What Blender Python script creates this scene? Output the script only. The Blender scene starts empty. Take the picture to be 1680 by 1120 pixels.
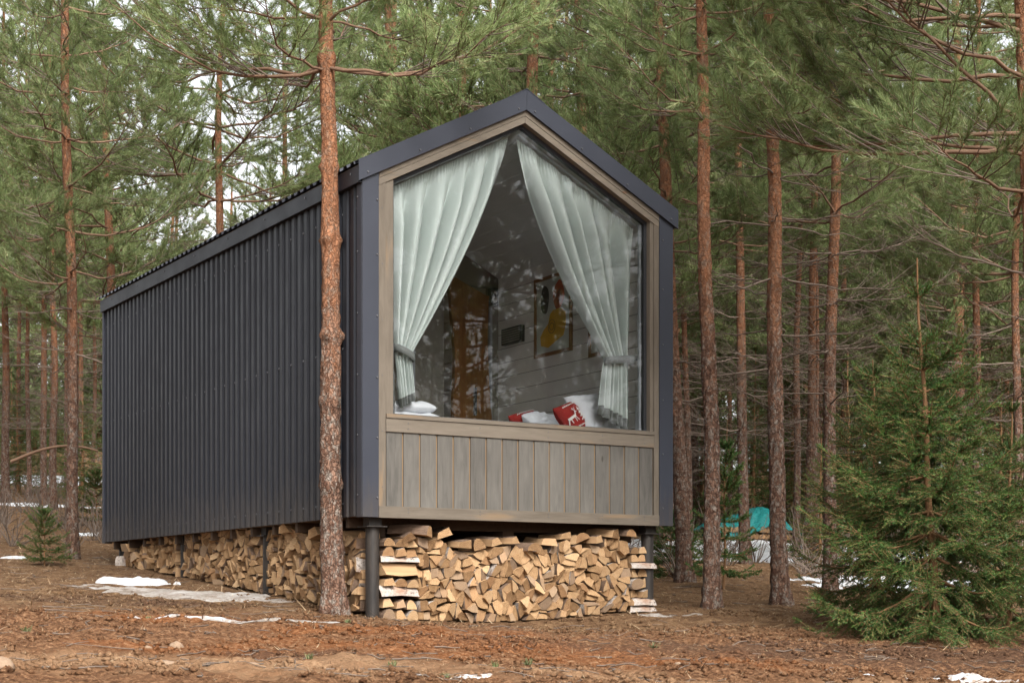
import bpy, math, random
import numpy as np
from mathutils import Vector, Matrix
random.seed(7)
C = bpy.context.scene
COL = C.collection
F = 2670.0; HY = 987.6; CZ = 1.0; CX = 840.0      # lens in photo pixels, horizon row, eye height

# ------------------------------------------------------------------ noise / ground
def _h(ix, iy, s):
    n = (ix.astype(np.int64) * 374761393 + iy.astype(np.int64) * 668265263 + s * 1442695041) & 0xffffffff
    n = ((n ^ (n >> 13)) * 1274126177) & 0xffffffff
    return ((n ^ (n >> 16)) & 0xffff) / 65535.0
def vnoise(x, y, s=0):
    x = np.asarray(x, float); y = np.asarray(y, float)
    ix = np.floor(x); iy = np.floor(y); fx = x - ix; fy = y - iy
    fx = fx * fx * (3 - 2 * fx); fy = fy * fy * (3 - 2 * fy)
    a = _h(ix, iy, s); b = _h(ix + 1, iy, s); c = _h(ix, iy + 1, s); d = _h(ix + 1, iy + 1, s)
    return (a + (b - a) * fx) * (1 - fy) + (c + (d - c) * fx) * fy
def fbm(x, y, o=4, s=0):
    r = 0; a = .5; f = 1.
    for i in range(o):
        r = r + a * (vnoise(x * f, y * f, s + i * 17) - .5); a *= .5; f *= 2.03
    return r
def ground_base(x, y):
    x = np.asarray(x, float); y = np.asarray(y, float)
    yc = np.clip(y, -15, 65); xc = np.clip(x, -40, 40)
    z = .075 * yc - .03 * xc
    e = np.clip(y - 20, 0, 40)
    z = z + .0010 * e * e
    z = z - .11 * np.exp(-(((x - .25) / 1.2) ** 2 + ((y - 12.0) / .8) ** 2))
    return z
def ground(x, y, fine=True):
    x = np.asarray(x, float); y = np.asarray(y, float)
    z = ground_base(x, y) + .22 * fbm(x * .35, y * .35, 3, 5) * np.clip((np.abs(y - 11) - 3) / 8, .12, 1)
    if fine:
        k = np.clip((30 - y) / 10, 0, 1)
        lit = 1 / (1 + np.exp(-(fbm(x * .8, y * .8, 3, 31)) * 14))
        rough = .35 + .65 * np.clip((11.6 - y) / 1.2, 0, 1) * (.4 + .6 * lit)
        cl = fbm(x * 3.2, y * 3.2, 4, 71)
        z = z + k * rough * (.14 * cl + .085 * np.abs(fbm(x * 9, y * 9, 3, 9)) + .022 * fbm(x * 26, y * 26, 2, 3))
    return z
def gz(x, y): return float(ground(np.array([x]), np.array([y]), True)[0])
def on_ground(px, py):
    r = (px - CX) / F; e = (HY - py) / F
    Z = 6.0
    while Z < 90:
        if CZ + e * Z <= float(ground_base(r * Z, Z)): break
        Z += .02
    return r * Z, Z
def at(px, py, Z): return ((px - CX) / F * Z, Z, CZ + (HY - py) / F * Z)

# ------------------------------------------------------------------ object helpers
def tag(o, label=None, cat=None, group=None, kind=None):
    if label: o['label'] = label
    if cat: o['category'] = cat
    if group: o['group'] = group
    if kind: o['kind'] = kind
    return o
def empty(name, loc=(0, 0, 0), rz=0, label=None, cat=None, group=None):
    o = bpy.data.objects.new(name, None); COL.objects.link(o)
    o.location = loc; o.rotation_euler = (0, 0, rz); o.empty_display_size = .1
    return tag(o, label, cat, group)
class MB:
    def __init__(s): s.v = []; s.f = []; s.m = []; s.n = 0; s.bv = []; s.bf = []
    def add(s, vs, fs, mi=0):
        b = s.n; s.v.extend([tuple(p) for p in vs]); s.n += len(vs)
        for f in fs: s.f.append([i + b for i in f]); s.m.append(mi)
    def box(s, a, b, mi=0):
        x0, y0, z0 = a; x1, y1, z1 = b
        s.add([(x0,y0,z0),(x1,y0,z0),(x1,y1,z0),(x0,y1,z0),(x0,y0,z1),(x1,y0,z1),(x1,y1,z1),(x0,y1,z1)],
              [(0,3,2,1),(4,5,6,7),(0,1,5,4),(1,2,6,5),(2,3,7,6),(3,0,4,7)], mi)
    def prism(s, poly, d, mi=0, me=None):
        """poly: 3-D points, d: extrusion vector"""
        n = len(poly); d = Vector(d)
        vs = [Vector(p) for p in poly] + [Vector(p) + d for p in poly]
        s.add(vs, [], mi); b = s.n - 2 * n
        s.f.append([b + i for i in range(n)]); s.m.append(mi if me is None else me)
        s.f.append([b + n + i for i in reversed(range(n))]); s.m.append(mi if me is None else me)
        for i in range(n):
            j = (i + 1) % n; s.f.append([b + i, b + n + i, b + n + j, b + j]); s.m.append(mi)
    def cyl(s, p0, p1, r0, r1=None, n=12, mi=0):
        r1 = r0 if r1 is None else r1
        p0 = Vector(p0); p1 = Vector(p1); d = (p1 - p0).normalized()
        a = d.orthogonal().normalized(); b = d.cross(a)
        vs = []
        for p, r in ((p0, r0), (p1, r1)):
            for i in range(n):
                t = 2 * math.pi * i / n; vs.append(p + (a * math.cos(t) + b * math.sin(t)) * r)
        fs = [(i, (i + 1) % n, n + (i + 1) % n, n + i) for i in range(n)]
        fs += [tuple(reversed(range(n))), tuple(range(n, 2 * n))]
        s.add(vs, fs, mi)
    def build(s, name, mats, parent=None, smooth=False, loc=None, rz=None, bevel=0):
        me = bpy.data.meshes.new(name); me.from_pydata(s.v, [], s.f)
        for m in (mats if isinstance(mats, (list, tuple)) else [mats]): me.materials.append(m)
        me.polygons.foreach_set('material_index', s.m)
        if smooth: me.polygons.foreach_set('use_smooth', [True] * len(s.f))
        me.update()
        o = bpy.data.objects.new(name, me); COL.objects.link(o)
        if parent: o.parent = parent
        if loc is not None: o.location = loc
        if rz is not None: o.rotation_euler = (0, 0, rz)
        if bevel:
            b = o.modifiers.new('bevel', 'BEVEL'); b.width = bevel; b.segments = 2; b.limit_method = 'ANGLE'
        return o
def np_mesh(name, V, Q, mats, mi=None, smooth=False, tint=None):
    """V (n,3); Q list of face arrays each (k,3) or (k,4)"""
    me = bpy.data.meshes.new(name)
    V = np.asarray(V, np.float32); me.vertices.add(len(V)); me.vertices.foreach_set('co', V.ravel())
    loops = np.concatenate([q.ravel() for q in Q]).astype(np.int32)
    tot = np.concatenate([np.full(len(q), q.shape[1]) for q in Q]).astype(np.int32)
    st = np.concatenate([[0], np.cumsum(tot)[:-1]]).astype(np.int32)
    me.loops.add(len(loops)); me.loops.foreach_set('vertex_index', loops)
    me.polygons.add(len(tot)); me.polygons.foreach_set('loop_start', st)
    if mi is not None: me.polygons.foreach_set('material_index', np.asarray(mi, np.int32))
    if smooth is True: me.polygons.foreach_set('use_smooth', np.ones(len(tot), bool))
    for m in (mats if isinstance(mats, (list, tuple)) else [mats]): me.materials.append(m)
    if tint is not None:
        a = me.attributes.new('tint', 'FLOAT', 'FACE'); a.data.foreach_set('value', np.asarray(tint, np.float32))
    me.update(calc_edges=True)
    return me
def mobj(name, me, parent=None, loc=None, rz=0):
    o = bpy.data.objects.new(name, me); COL.objects.link(o)
    if parent: o.parent = parent
    if loc is not None: o.location = loc
    if rz: o.rotation_euler = (0, 0, rz)
    return o

# ------------------------------------------------------------------ materials
def lin(c):
    return tuple((x / 12.92 if x <= .04045 else ((x + .055) / 1.055) ** 2.4) for x in c)
class NT:
    def __init__(s, name):
        s.mat = bpy.data.materials.new(name); s.mat.use_nodes = True
        s.t = s.mat.node_tree; s.b = s.t.nodes['Principled BSDF']
    def n(s, typ, **k):
        nd = s.t.nodes.new(typ)
        for a, b in k.items():
            if a.startswith('i_'):
                nd.inputs[a[2:].replace('_', ' ')].default_value = b
            else: setattr(nd, a, b)
        return nd
    def l(s, a, b): s.t.links.new(a, b)
    def coord(s, scale=(1, 1, 1), kind='Object'):
        tc = s.n('ShaderNodeTexCoord'); mp = s.n('ShaderNodeMapping'); mp.inputs['Scale'].default_value = scale
        s.l(tc.outputs[kind], mp.inputs['Vector']); return mp.outputs['Vector']
    def noise(s, vec, scale, detail=4, rough=.55, dist=0):
        nd = s.n('ShaderNodeTexNoise'); nd.inputs['Scale'].default_value = scale; nd.inputs['Detail'].default_value = detail
        nd.inputs['Roughness'].default_value = rough; nd.inputs['Distortion'].default_value = dist
        s.l(vec, nd.inputs['Vector']); return nd.outputs['Fac']
    def ramp(s, fac, stops, interp='LINEAR'):
        r = s.n('ShaderNodeValToRGB'); e = r.color_ramp.elements; r.color_ramp.interpolation = interp
        while len(e) < len(stops): e.new(.5)
        for k, (p, c) in enumerate(stops):
            e[k].position = p; e[k].color = (c if len(c) == 4 else tuple(c) + (1,)) if not isinstance(c, float) else (c, c, c, 1)
        s.l(fac, r.inputs['Fac']); return r.outputs['Color']
    def mix(s, fac, a, b, typ='MIX'):
        m = s.n('ShaderNodeMix'); m.data_type = 'RGBA'; m.blend_type = typ
        for sock, v in ((m.inputs[0], fac), (m.inputs[6], a), (m.inputs[7], b)):
            if isinstance(v, (int, float)): sock.default_value = v
            elif isinstance(v, tuple): sock.default_value = v if len(v) == 4 else v + (1,)
            else: s.l(v, sock)
        return m.outputs[2]
    def math(s, op, a, b=0., c=None, clamp=False):
        m = s.n('ShaderNodeMath'); m.operation = op; m.use_clamp = clamp
        for i, v in enumerate((a, b) if c is None else (a, b, c)):
            if isinstance(v, (int, float)): m.inputs[i].default_value = v
            else: s.l(v, m.inputs[i])
        return m.outputs[0]
    def bump(s, h, dist=.01, strength=1.):
        b = s.n('ShaderNodeBump'); b.inputs['Distance'].default_value = dist; b.inputs['Strength'].default_value = strength
        s.l(h, b.inputs['Height']); s.l(b.outputs['Normal'], s.b.inputs['Normal'])
    def base(s, c, rough=.7, spec=.3, metal=0):
        if isinstance(c, tuple): s.b.inputs['Base Color'].default_value = c if len(c) == 4 else c + (1,)
        else: s.l(c, s.b.inputs['Base Color'])
        if isinstance(rough, (int, float)): s.b.inputs['Roughness'].default_value = rough
        else: s.l(rough, s.b.inputs['Roughness'])
        s.b.inputs['Specular IOR Level'].default_value = spec; s.b.inputs['Metallic'].default_value = metal
        return s.mat
def simple(name, c, rough=.7, spec=.3, var=.12, scale=6., bump=0., stretch=(1, 1, 1)):
    t = NT(name); v = t.coord(stretch); f = t.noise(v, scale, 5)
    col = t.mix(f, tuple(x * (1 - var) for x in c), tuple(min(1, x * (1 + var)) for x in c))
    if bump: t.bump(t.noise(v, scale * 4, 4), bump)
    return t.base(col, rough, spec)

def m_bark(name, orange=2.6, span=1.6, k=1., lich=.50):
    t = NT(name); v = t.coord((1, 1, .6)); tc = t.n('ShaderNodeTexCoord')
    sp = t.n('ShaderNodeSeparateXYZ'); t.l(tc.outputs['Object'], sp.inputs[0]); z = sp.outputs[2]
    n1 = t.noise(v, 11, 6, .65, .4); big = t.noise(v, 2.2, 3)
    zz = t.math('ADD', z, t.math('MULTIPLY', t.math('SUBTRACT', n1, .5), 3.4))
    zz = t.math('ADD', zz, t.math('MULTIPLY', t.math('SUBTRACT', big, .5), 2.2))
    up = t.math('DIVIDE', t.math('SUBTRACT', zz, orange - span / 2), span, clamp=True)
    nz = t.n('ShaderNodeTexNoise'); nz.inputs['Scale'].default_value = 22; nz.inputs['Detail'].default_value = 4; t.l(v, nz.inputs['Vector'])
    dv = t.n('ShaderNodeMix'); dv.data_type = 'RGBA'; dv.inputs[0].default_value = .075
    t.l(v, dv.inputs[6]); t.l(nz.outputs['Color'], dv.inputs[7])
    vo = t.n('ShaderNodeTexVoronoi', feature='DISTANCE_TO_EDGE'); vo.inputs['Scale'].default_value = 46; t.l(dv.outputs[2], vo.inputs['Vector'])
    crack = t.ramp(vo.outputs['Distance'], [(0., .0), (.14, 1.)])
    vc = t.n('ShaderNodeTexVoronoi'); vc.inputs['Scale'].default_value = 46; t.l(dv.outputs[2], vc.inputs['Vector'])
    hs = t.n('ShaderNodeSeparateColor'); t.l(vc.outputs['Color'], hs.inputs[0])
    n3 = t.noise(v, 60, 5, .7); n4 = t.noise(v, 26, 5, .7, .6)
    low = t.mix(hs.outputs[0], (.082, .042, .028), (.190, .112, .078))
    low = t.mix(t.ramp(n4, [(.50, 0.), (.60, 1.)]), low, t.mix(n3, (.10, .078, .062), (.30, .255, .215)))
    low = t.mix(t.math('MULTIPLY', t.math('SUBTRACT', 1., crack), .6), low, (.040, .026, .020))
    hi = t.mix(hs.outputs[1], (.170, .074, .038), (.285, .132, .070))
    hi = t.mix(t.ramp(n4, [(.48, 0.), (.62, 1.)]), hi, t.mix(n3, (.085, .045, .030), (.30, .19, .125)))
    hi = t.mix(t.math('MULTIPLY', t.math('SUBTRACT', 1., crack), .28), hi, (.09, .045, .028))
    col = t.mix(up, low, hi)
    oi = t.n('ShaderNodeObjectInfo'); r = t.math('MULTIPLY', t.math('ADD', t.math('MULTIPLY', oi.outputs['Random'], .4), .88), k)
    col = t.mix(1., col, r, 'MULTIPLY')
    h = t.math('ADD', t.math('MULTIPLY', crack, .5), t.math('ADD', t.math('MULTIPLY', n3, .5), t.math('MULTIPLY', n4, .7)))
    t.bump(h, .016, 1.)
    return t.base(col, .95, .10)
def m_leaf(name, dark, light, tip, trans=.25):
    t = NT(name); a = t.n('ShaderNodeAttribute', attribute_name='tint'); oi = t.n('ShaderNodeObjectInfo')
    f = t.math('FRACT', t.math('ADD', a.outputs['Fac'], 0.))
    col = t.ramp(f, [(0., dark), (.55, light), (1., tip)])
    r = t.math('ADD', t.math('MULTIPLY', oi.outputs['Random'], .35), .82)
    col = t.mix(1., col, r, 'MULTIPLY')
    t.base(col, .5, .35)
    tr = t.n('ShaderNodeBsdfTranslucent'); t.l(col, tr.inputs['Color'])
    mx = t.n('ShaderNodeMixShader'); mx.inputs[0].default_value = trans
    t.l(t.b.outputs[0], mx.inputs[1]); t.l(tr.outputs[0], mx.inputs[2])
    t.l(mx.outputs[0], t.t.nodes['Material Output'].inputs['Surface'])
    return t.mat
def m_wood(name, c0, c1, knots=(.30, .16, .08), axis='x', rough=.75, warm=None):
    t = NT(name); sc = {'x': (.12, 1, 1), 'y': (1, .12, 1), 'z': (1, 1, .12)}[axis]
    v = t.coord(sc); g = t.noise(v, 30, 6, .65, .6); b = t.noise(t.coord((1, 1, 1)), 3, 3)
    ri = t.n('ShaderNodeNewGeometry').outputs['Random Per Island']
    f = t.math('ADD', t.math('MULTIPLY', g, .6), t.math('MULTIPLY', b, .25)); f = t.math('ADD', f, t.math('MULTIPLY', ri, .18)); f = t.math('ADD', f, .02)
    col = t.ramp(f, [(.28, c0), (.72, c1)])
    k = t.n('ShaderNodeTexVoronoi'); k.inputs['Scale'].default_value = 3.1
    t.l(t.coord({'x': (.6, 1, 1.6), 'y': (1.6, .6, 1.6), 'z': (1.6, 1.6, .6)}[axis]), k.inputs['Vector'])
    col = t.mix(t.ramp(k.outputs['Distance'], [(.035, .8), (.06, 0.)]), col, knots)
    if warm:
        w = t.ramp(t.noise(v, 12, 3), [(.60, 0.), (.72, 1.)]); col = t.mix(t.math('MULTIPLY', w, .55), col, warm)
    t.bump(g, .002, .5)
    return t.base(col, rough, .2)

M = {}
M['bark'] = m_bark('pine_bark'); M['bark_main'] = m_bark('pine_bark_flaky', 2.2, 1.5, 1.22)
M['twig'] = simple('twig_bark', (.17, .11, .075), .9, .1, .35, 9)
M['deadtwig'] = simple('dead_twig', (.15, .115, .092), .9, .1, .4, 7)
M['limb'] = simple('limb_bark', (.17, .105, .07), .9, .12, .35, 7, .004)
M['pine'] = m_leaf('pine_needles', (.108, .160, .056), (.240, .300, .115), (.44, .47, .24), .42)
M['spruce'] = m_leaf('spruce_needles', (.028, .068, .017), (.064, .132, .030), (.17, .25, .06), .28)
M['spruce_stem'] = simple('spruce_stem', (.20, .11, .055), .85, .15, .3, 12)

def m_ground():
    t = NT('soil'); v = t.coord(); tc = t.n('ShaderNodeTexCoord')
    sp = t.n('ShaderNodeSeparateXYZ'); t.l(tc.outputs['Object'], sp.inputs[0])
    n_big = t.noise(v, .55, 4, .6, .4); n_mid = t.noise(v, 2.6, 5, .6, .5); n_f = t.noise(v, 34, 6, .72, .4); n_ff = t.noise(v, 120, 4, .7)
    soil = t.ramp(n_f, [(.30, (.034, .015, .008)), (.44, (.115, .055, .028)), (.58, (.25, .130, .067)), (.72, (.43, .275, .165))])
    red = t.ramp(n_f, [(.30, (.07, .026, .011)), (.48, (.20, .080, .032)), (.70, (.40, .19, .09))])
    litter = t.ramp(t.math('ADD', t.math('MULTIPLY', t.noise(v, 48, 6, .85, 1.2), .55), t.math('MULTIPLY', t.noise(v, 7, 5, .7, .6), .45)), [(.34, (.040, .020, .011)), (.46, (.12, .066, .035)), (.56, (.24, .145, .078)), (.66, (.38, .26, .15))])
    tan = t.ramp(n_f, [(.3, (.14, .075, .040)), (.55, (.36, .215, .12)), (.75, (.52, .36, .225))])
    y = sp.outputs[1]
    far = t.math('MULTIPLY', t.math('SUBTRACT', t.math('ADD', y, t.math('MULTIPLY', t.math('SUBTRACT', n_mid, .5), 3.)), 11.0), .9, clamp=True)
    # orange clay patches: streak running before the cabin, one to the left
    def blob(cx, cy, sx, sy, k=1.):
        dx = t.math('DIVIDE', t.math('SUBTRACT', sp.outputs[0], cx), sx); dy = t.math('DIVIDE', t.math('SUBTRACT', y, cy), sy)
        d = t.math('ADD', t.math('MULTIPLY', dx, dx), t.math('MULTIPLY', dy, dy))
        d = t.math('ADD', d, t.math('MULTIPLY', t.math('SUBTRACT', n_mid, .5), 5.))
        d = t.math('ADD', d, t.math('MULTIPLY', t.math('SUBTRACT', n_f, .5), 5.))
        return t.math('MULTIPLY', t.math('SUBTRACT', 1.3, d, clamp=True), k)
    rr = blob(.0, 9.55, 1.5, .45); 
    for a in ((-.6, 10.3, 1.0, .35), (-4.2, 14.2, 1.6, .7), (-1.6, 9.1, .9, .22), (.9, 9.1, 1., .3), (-1.8, 12.1, .9, .25), (-2.6, 11., .8, .25)):
        rr = t.math('MAXIMUM', rr, blob(*a))
    tt = t.math('MAXIMUM', blob(-1.8, 8.35, 2.2, .5), blob(1.5, 8.1, 1., .25))
    col = t.mix(tt, soil, tan); col = t.mix(rr, col, red)
    col = t.mix(far, col, litter)
    dk = t.math('MAXIMUM', blob(-3.0, 12.3, 1.2, .35), blob(-1.2, 9.0, .5, .15)); dk = t.math('MAXIMUM', dk, blob(2.6, 9.9, 2.6, .7))
    col = t.mix(t.math('MULTIPLY', dk, .7), col, t.mix(n_f, (.035, .020, .013), (.15, .085, .055)))
    h = t.math('ADD', t.math('MULTIPLY', n_f, 1.), t.math('MULTIPLY', n_ff, .45)); t.bump(h, .03, 1.)
    return t.base(col, .97, .08)
M['ground'] = m_ground()
def m_snow(name, lo, k):
    t = NT(name); v = t.coord(); a = t.noise(v, 7, 5, .65, .4); b = t.noise(v, 55, 5, .75)
    col = t.mix(a, (.50, .52, .54), (.64, .66, .68)); f = t.math('ADD', t.math('MULTIPLY', a, .5), t.math('MULTIPLY', b, .5))
    col = t.mix(t.ramp(f, [(lo, 0.), (lo + .10, k)]), col, (.30, .21, .145)); t.bump(b, .02, .8); return t.base(col, .7, .25)
M['snow'] = m_snow('old_snow', .50, .6); M['snow_dirty'] = m_snow('soiled_snow', .46, .85)
def m_dirty_snow():
    t = NT('dirty_ice'); v = t.coord(); a = t.noise(v, 3.5, 6, .7, .5); b = t.noise(v, 40, 5, .7)
    f = t.math('ADD', t.math('MULTIPLY', a, .65), t.math('MULTIPLY', b, .4))
    col = t.ramp(f, [(.40, (.13, .095, .068)), (.50, (.25, .215, .185)), (.60, (.36, .34, .32)), (.72, (.48, .47, .46))])
    t.bump(b, .01, .8); return t.base(col, .5, .35)
M['ice'] = m_dirty_snow()
M['stone'] = simple('field_stone', (.24, .165, .11), .85, .2, .3, 14, .01)
M['clod'] = simple('soil_crumb', (.17, .095, .055), .97, .05, .5, 3)
M['straw'] = m_leaf('fallen_needles', (.12, .065, .035), (.28, .18, .10), (.46, .35, .22), 0.)
M['grass'] = m_leaf('grass_blades', (.08, .12, .04), (.16, .20, .08), (.38, .36, .2), .2)

def m_metal(name, c):
    t = NT(name); v = t.coord(); f = t.noise(v, 4, 5, .6); g = t.noise(v, 60, 3)
    col = t.mix(f, tuple(x * .88 for x in c), tuple(x * 1.14 for x in c))
    tc = t.n('ShaderNodeTexCoord'); sp = t.n('ShaderNodeSeparateXYZ'); t.l(tc.outputs['Object'], sp.inputs[0])
    low = t.math('SUBTRACT', 1., t.math('DIVIDE', sp.outputs[2], .55), clamp=True)
    st = t.noise(t.coord((3, 3, .5)), 9, 5, .7); sd = t.ramp(t.math('ADD', t.math('MULTIPLY', low, .30), t.math('MULTIPLY', st, .6)), [(.42, 0.), (.70, .55)])
    col = t.mix(sd, col, (.060, .048, .038))
    pv = t.n('ShaderNodeTexWhiteNoise', noise_dimensions='1D'); t.l(t.math('FLOOR', t.math('DIVIDE', sp.outputs[1], 1.062)), pv.inputs['W'])
    col = t.mix(1., col, t.math('ADD', t.math('MULTIPLY', pv.outputs['Value'], .16), .92), 'MULTIPLY')
    return t.base(col, t.ramp(t.math('ADD', t.math('MULTIPLY', f, .7), t.math('MULTIPLY', g, .3)), [(.3, .42), (.7, .58)]), .30)
M['metal'] = m_metal('graphite_sheet_metal', (.0115, .0130, .0185))
M['trim'] = m_metal('graphite_trim', (.026, .029, .040))
M['steel'] = m_metal('black_steel', (.008, .008, .009))
M['screw'] = simple('screw_head', (.06, .06, .065), .4, .5)
M['frame_wood'] = m_wood('stained_frame_wood', (.074, .060, .045), (.142, .118, .092), (.10, .05, .025), 'x', .7, (.19, .125, .07))
M['frame_woodz'] = m_wood('stained_frame_wood_upright', (.074, .060, .045), (.142, .118, .092), (.10, .05, .025), 'z', .7, (.19, .125, .07))
M['clad'] = m_wood('grey_stained_cladding', (.050, .046, .041), (.122, .113, .099), (.035, .028, .024), 'z', .8)
M['groove'] = simple('bare_wood_groove', (.155, .105, .062), .8, .1)
M['joist'] = m_wood('floor_joist_wood', (.030, .019, .013), (.075, .046, .028), (.1, .05, .03), 'y')
M['joist_light'] = m_wood('pale_joist_wood', (.07, .042, .022), (.16, .10, .055), (.1, .05, .03), 'x')
M['white_plank'] = simple('white_planks', (.68, .65, .605), .55, .3, .06, 5)
M['ceil'] = simple('ceiling_board', (.55, .53, .49), .6, .2, .06, 5)
M['partition'] = simple('grey_partition_board', (.20, .185, .16), .6, .3, .1, 4)
M['gap'] = simple('plank_gap', (.22, .20, .18), .9, .1)
M['floorw'] = m_wood('floor_boards', (.2, .13, .08), (.34, .24, .15), (.1, .05, .03), 'x')
M['orange_wood'] = m_wood('oiled_slab_wood', (.08, .034, .013), (.23, .110, .038), (.06, .02, .01), 'z', .4)
M['dark_frame'] = simple('window_frame_black', (.020, .021, .024), .5, .35)
M['grey_strip'] = simple('pvc_grey', (.35, .37, .40), .45, .35)
def m_curtain():
    t = NT('mint_curtain_cloth'); v = t.coord(); f = t.noise(v, 3, 4); g = t.noise(v, 260, 2)
    col = t.mix(f, (.52, .585, .56), (.60, .655, .63))
    t.bump(g, .0006, .5); t.base(col, .8, .2)
    t.b.inputs['Sheen Weight'].default_value = .15
    tr = t.n('ShaderNodeBsdfTranslucent'); t.l(col, tr.inputs['Color'])
    mx = t.n('ShaderNodeMixShader'); mx.inputs[0].default_value = .06
    t.l(t.b.outputs[0], mx.inputs[1]); t.l(tr.outputs[0], mx.inputs[2])
    t.l(mx.outputs[0], t.t.nodes['Material Output'].inputs['Surface']); return t.mat
M['curtain'] = m_curtain()
M['lining'] = simple('grey_lining', (.17, .18, .175), .85, .15, .1, 8)
M['linen'] = simple('white_bed_linen', (.68, .70, .74), .85, .2, .04, 5, .003)
M['paper'] = simple('cream_paper', (.50, .52, .46), .7, .2, .04)
M['art_y'] = simple('ochre_ink', (.62, .36, .045), .7, .2, .1)
M['art_r'] = simple('rust_ink', (.42, .10, .055), .7, .2, .1)
M['art_g'] = simple('dark_ink', (.075, .085, .07), .7, .2, .2)
M['frame_brown'] = simple('brown_picture_frame', (.22, .105, .04), .5, .3, .2)
M['red'] = simple('red_cushion_cloth', (.30, .026, .024), .85, .15, .12, 12)
M['white'] = simple('white_print', (.72, .68, .66), .8, .2)
M['tarp'] = simple('turquoise_tarp', (.010, .17, .165), .5, .4, .45, 6, .02)
def m_glass(name, tintc=(1, 1, 1), rough=0.0):
    t = NT(name); tr = t.n('ShaderNodeBsdfTransparent'); tr.inputs[0].default_value = tintc + (1,)
    gl = t.n('ShaderNodeBsdfGlossy'); gl.inputs['Roughness'].default_value = rough
    fr = t.n('ShaderNodeFresnel'); fr.inputs['IOR'].default_value = 1.55
    wv = t.noise(t.coord(), 1.1, 2); bp = t.n('ShaderNodeBump'); bp.inputs['Distance'].default_value = .004; bp.inputs['Strength'].default_value = .25
    t.l(wv, bp.inputs['Height']); t.l(bp.outputs[0], gl.inputs['Normal'])
    k = t.math('MULTIPLY', fr.outputs[0], 1.15, clamp=True)
    mx = t.n('ShaderNodeMixShader'); t.l(k, mx.inputs[0]); t.l(tr.outputs[0], mx.inputs[1]); t.l(gl.outputs[0], mx.inputs[2])
    t.l(mx.outputs[0], t.t.nodes['Material Output'].inputs['Surface']); return t.mat
M['glass'] = m_glass('window_glass', (.97, .98, .975))
def m_end():
    t = NT('split_wood_end'); v = t.coord()
    ri = t.n('ShaderNodeNewGeometry').outputs['Random Per Island']; oi = t.n('ShaderNodeObjectInfo')
    r = t.math('FRACT', t.math('ADD', t.math('MULTIPLY', ri, 7.3), t.math('MULTIPLY', oi.outputs['Random'], 5.7)))
    g = t.noise(v, 42, 5, .7, .8)
    w = t.n('ShaderNodeTexWave', wave_type='RINGS'); w.inputs['Scale'].default_value = 26; w.inputs['Distortion'].default_value = 2.5
    w.rings_direction = 'Y'; t.l(v, w.inputs['Vector'])
    f = t.math('ADD', t.math('MULTIPLY', g, .55), t.math('MULTIPLY', w.outputs['Fac'], .14)); f = t.math('ADD', f, t.math('MULTIPLY', r, .46)); f = t.math('SUBTRACT', f, .04)
    col = t.ramp(f, [(.25, (.10, .054, .026)), (.45, (.22, .130, .064)), (.62, (.32, .20, .105)), (.85, (.43, .29, .165))])
    dk = t.ramp(t.noise(v, 13, 4), [(.60, 0.), (.75, .55)]); col = t.mix(dk, col, (.14, .08, .048)); col = t.mix(t.ramp(t.math('FRACT', t.math('MULTIPLY', r, 7.)), [(.84, 0.), (.88, .45)]), col, (.20, .155, .12)); col = t.mix(t.ramp(t.math('FRACT', t.math('MULTIPLY', r, 13.)), [(.84, 0.), (.88, .25)]), col, (.34, .18, .09))
    t.bump(g, .006, .7); return t.base(col, .85, .12)
M['end'] = m_end()
M['split'] = m_wood('split_wood_side', (.22, .125, .062), (.42, .27, .145), (.2, .1, .05), 'y', .85)
def m_birch():
    t = NT('birch_bark'); v = t.coord((.35, 2, 2)); f = t.noise(v, 22, 5, .7); a = t.noise(t.coord(), 7, 4)
    col = t.ramp(f, [(.34, (.06, .045, .04)), (.44, (.30, .255, .22)), (.7, (.48, .435, .39))])
    col = t.mix(t.ramp(a, [(.5, 0.), (.68, .8)]), col, (.28, .16, .10)); t.bump(f, .006, .8); return t.base(col, .8, .15)
M['birch'] = m_birch()
M['logbark'] = simple('firewood_bark', (.15, .10, .07), .95, .1, .5, 25, .008)

# ------------------------------------------------------------------ ground sheet
def axis(lo, a, b, hi, d, g=1.09, mx=6.):
    m = list(np.arange(a, b, d)); s = d; x = b
    while x < hi: m.append(x); s = min(s * g, mx); x += s
    m.append(hi); s = d; x = a - d; l = []
    while x > lo: l.append(x); s = min(s * g, mx); x -= s
    return np.array([lo] + l[::-1] + m)
xs = axis(-130, -3.6, 3.9, 130, .024, 1.07); ys = axis(-60, 7.6, 13.2, 150, .024, 1.03, 5.)
gx, gy = np.meshgrid(xs, ys); GZ = ground(gx, gy)
nx, ny = len(xs), len(ys)
idx = np.arange(nx * ny).reshape(ny, nx)
q = np.stack([idx[:-1, :-1], idx[:-1, 1:], idx[1:, 1:], idx[1:, :-1]], -1).reshape(-1, 4)
me = np_mesh('ground', np.stack([gx.ravel(), gy.ravel(), GZ.ravel()], 1), [q], M['ground'], smooth=True)
tag(mobj('ground', me), kind='structure')

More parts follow.
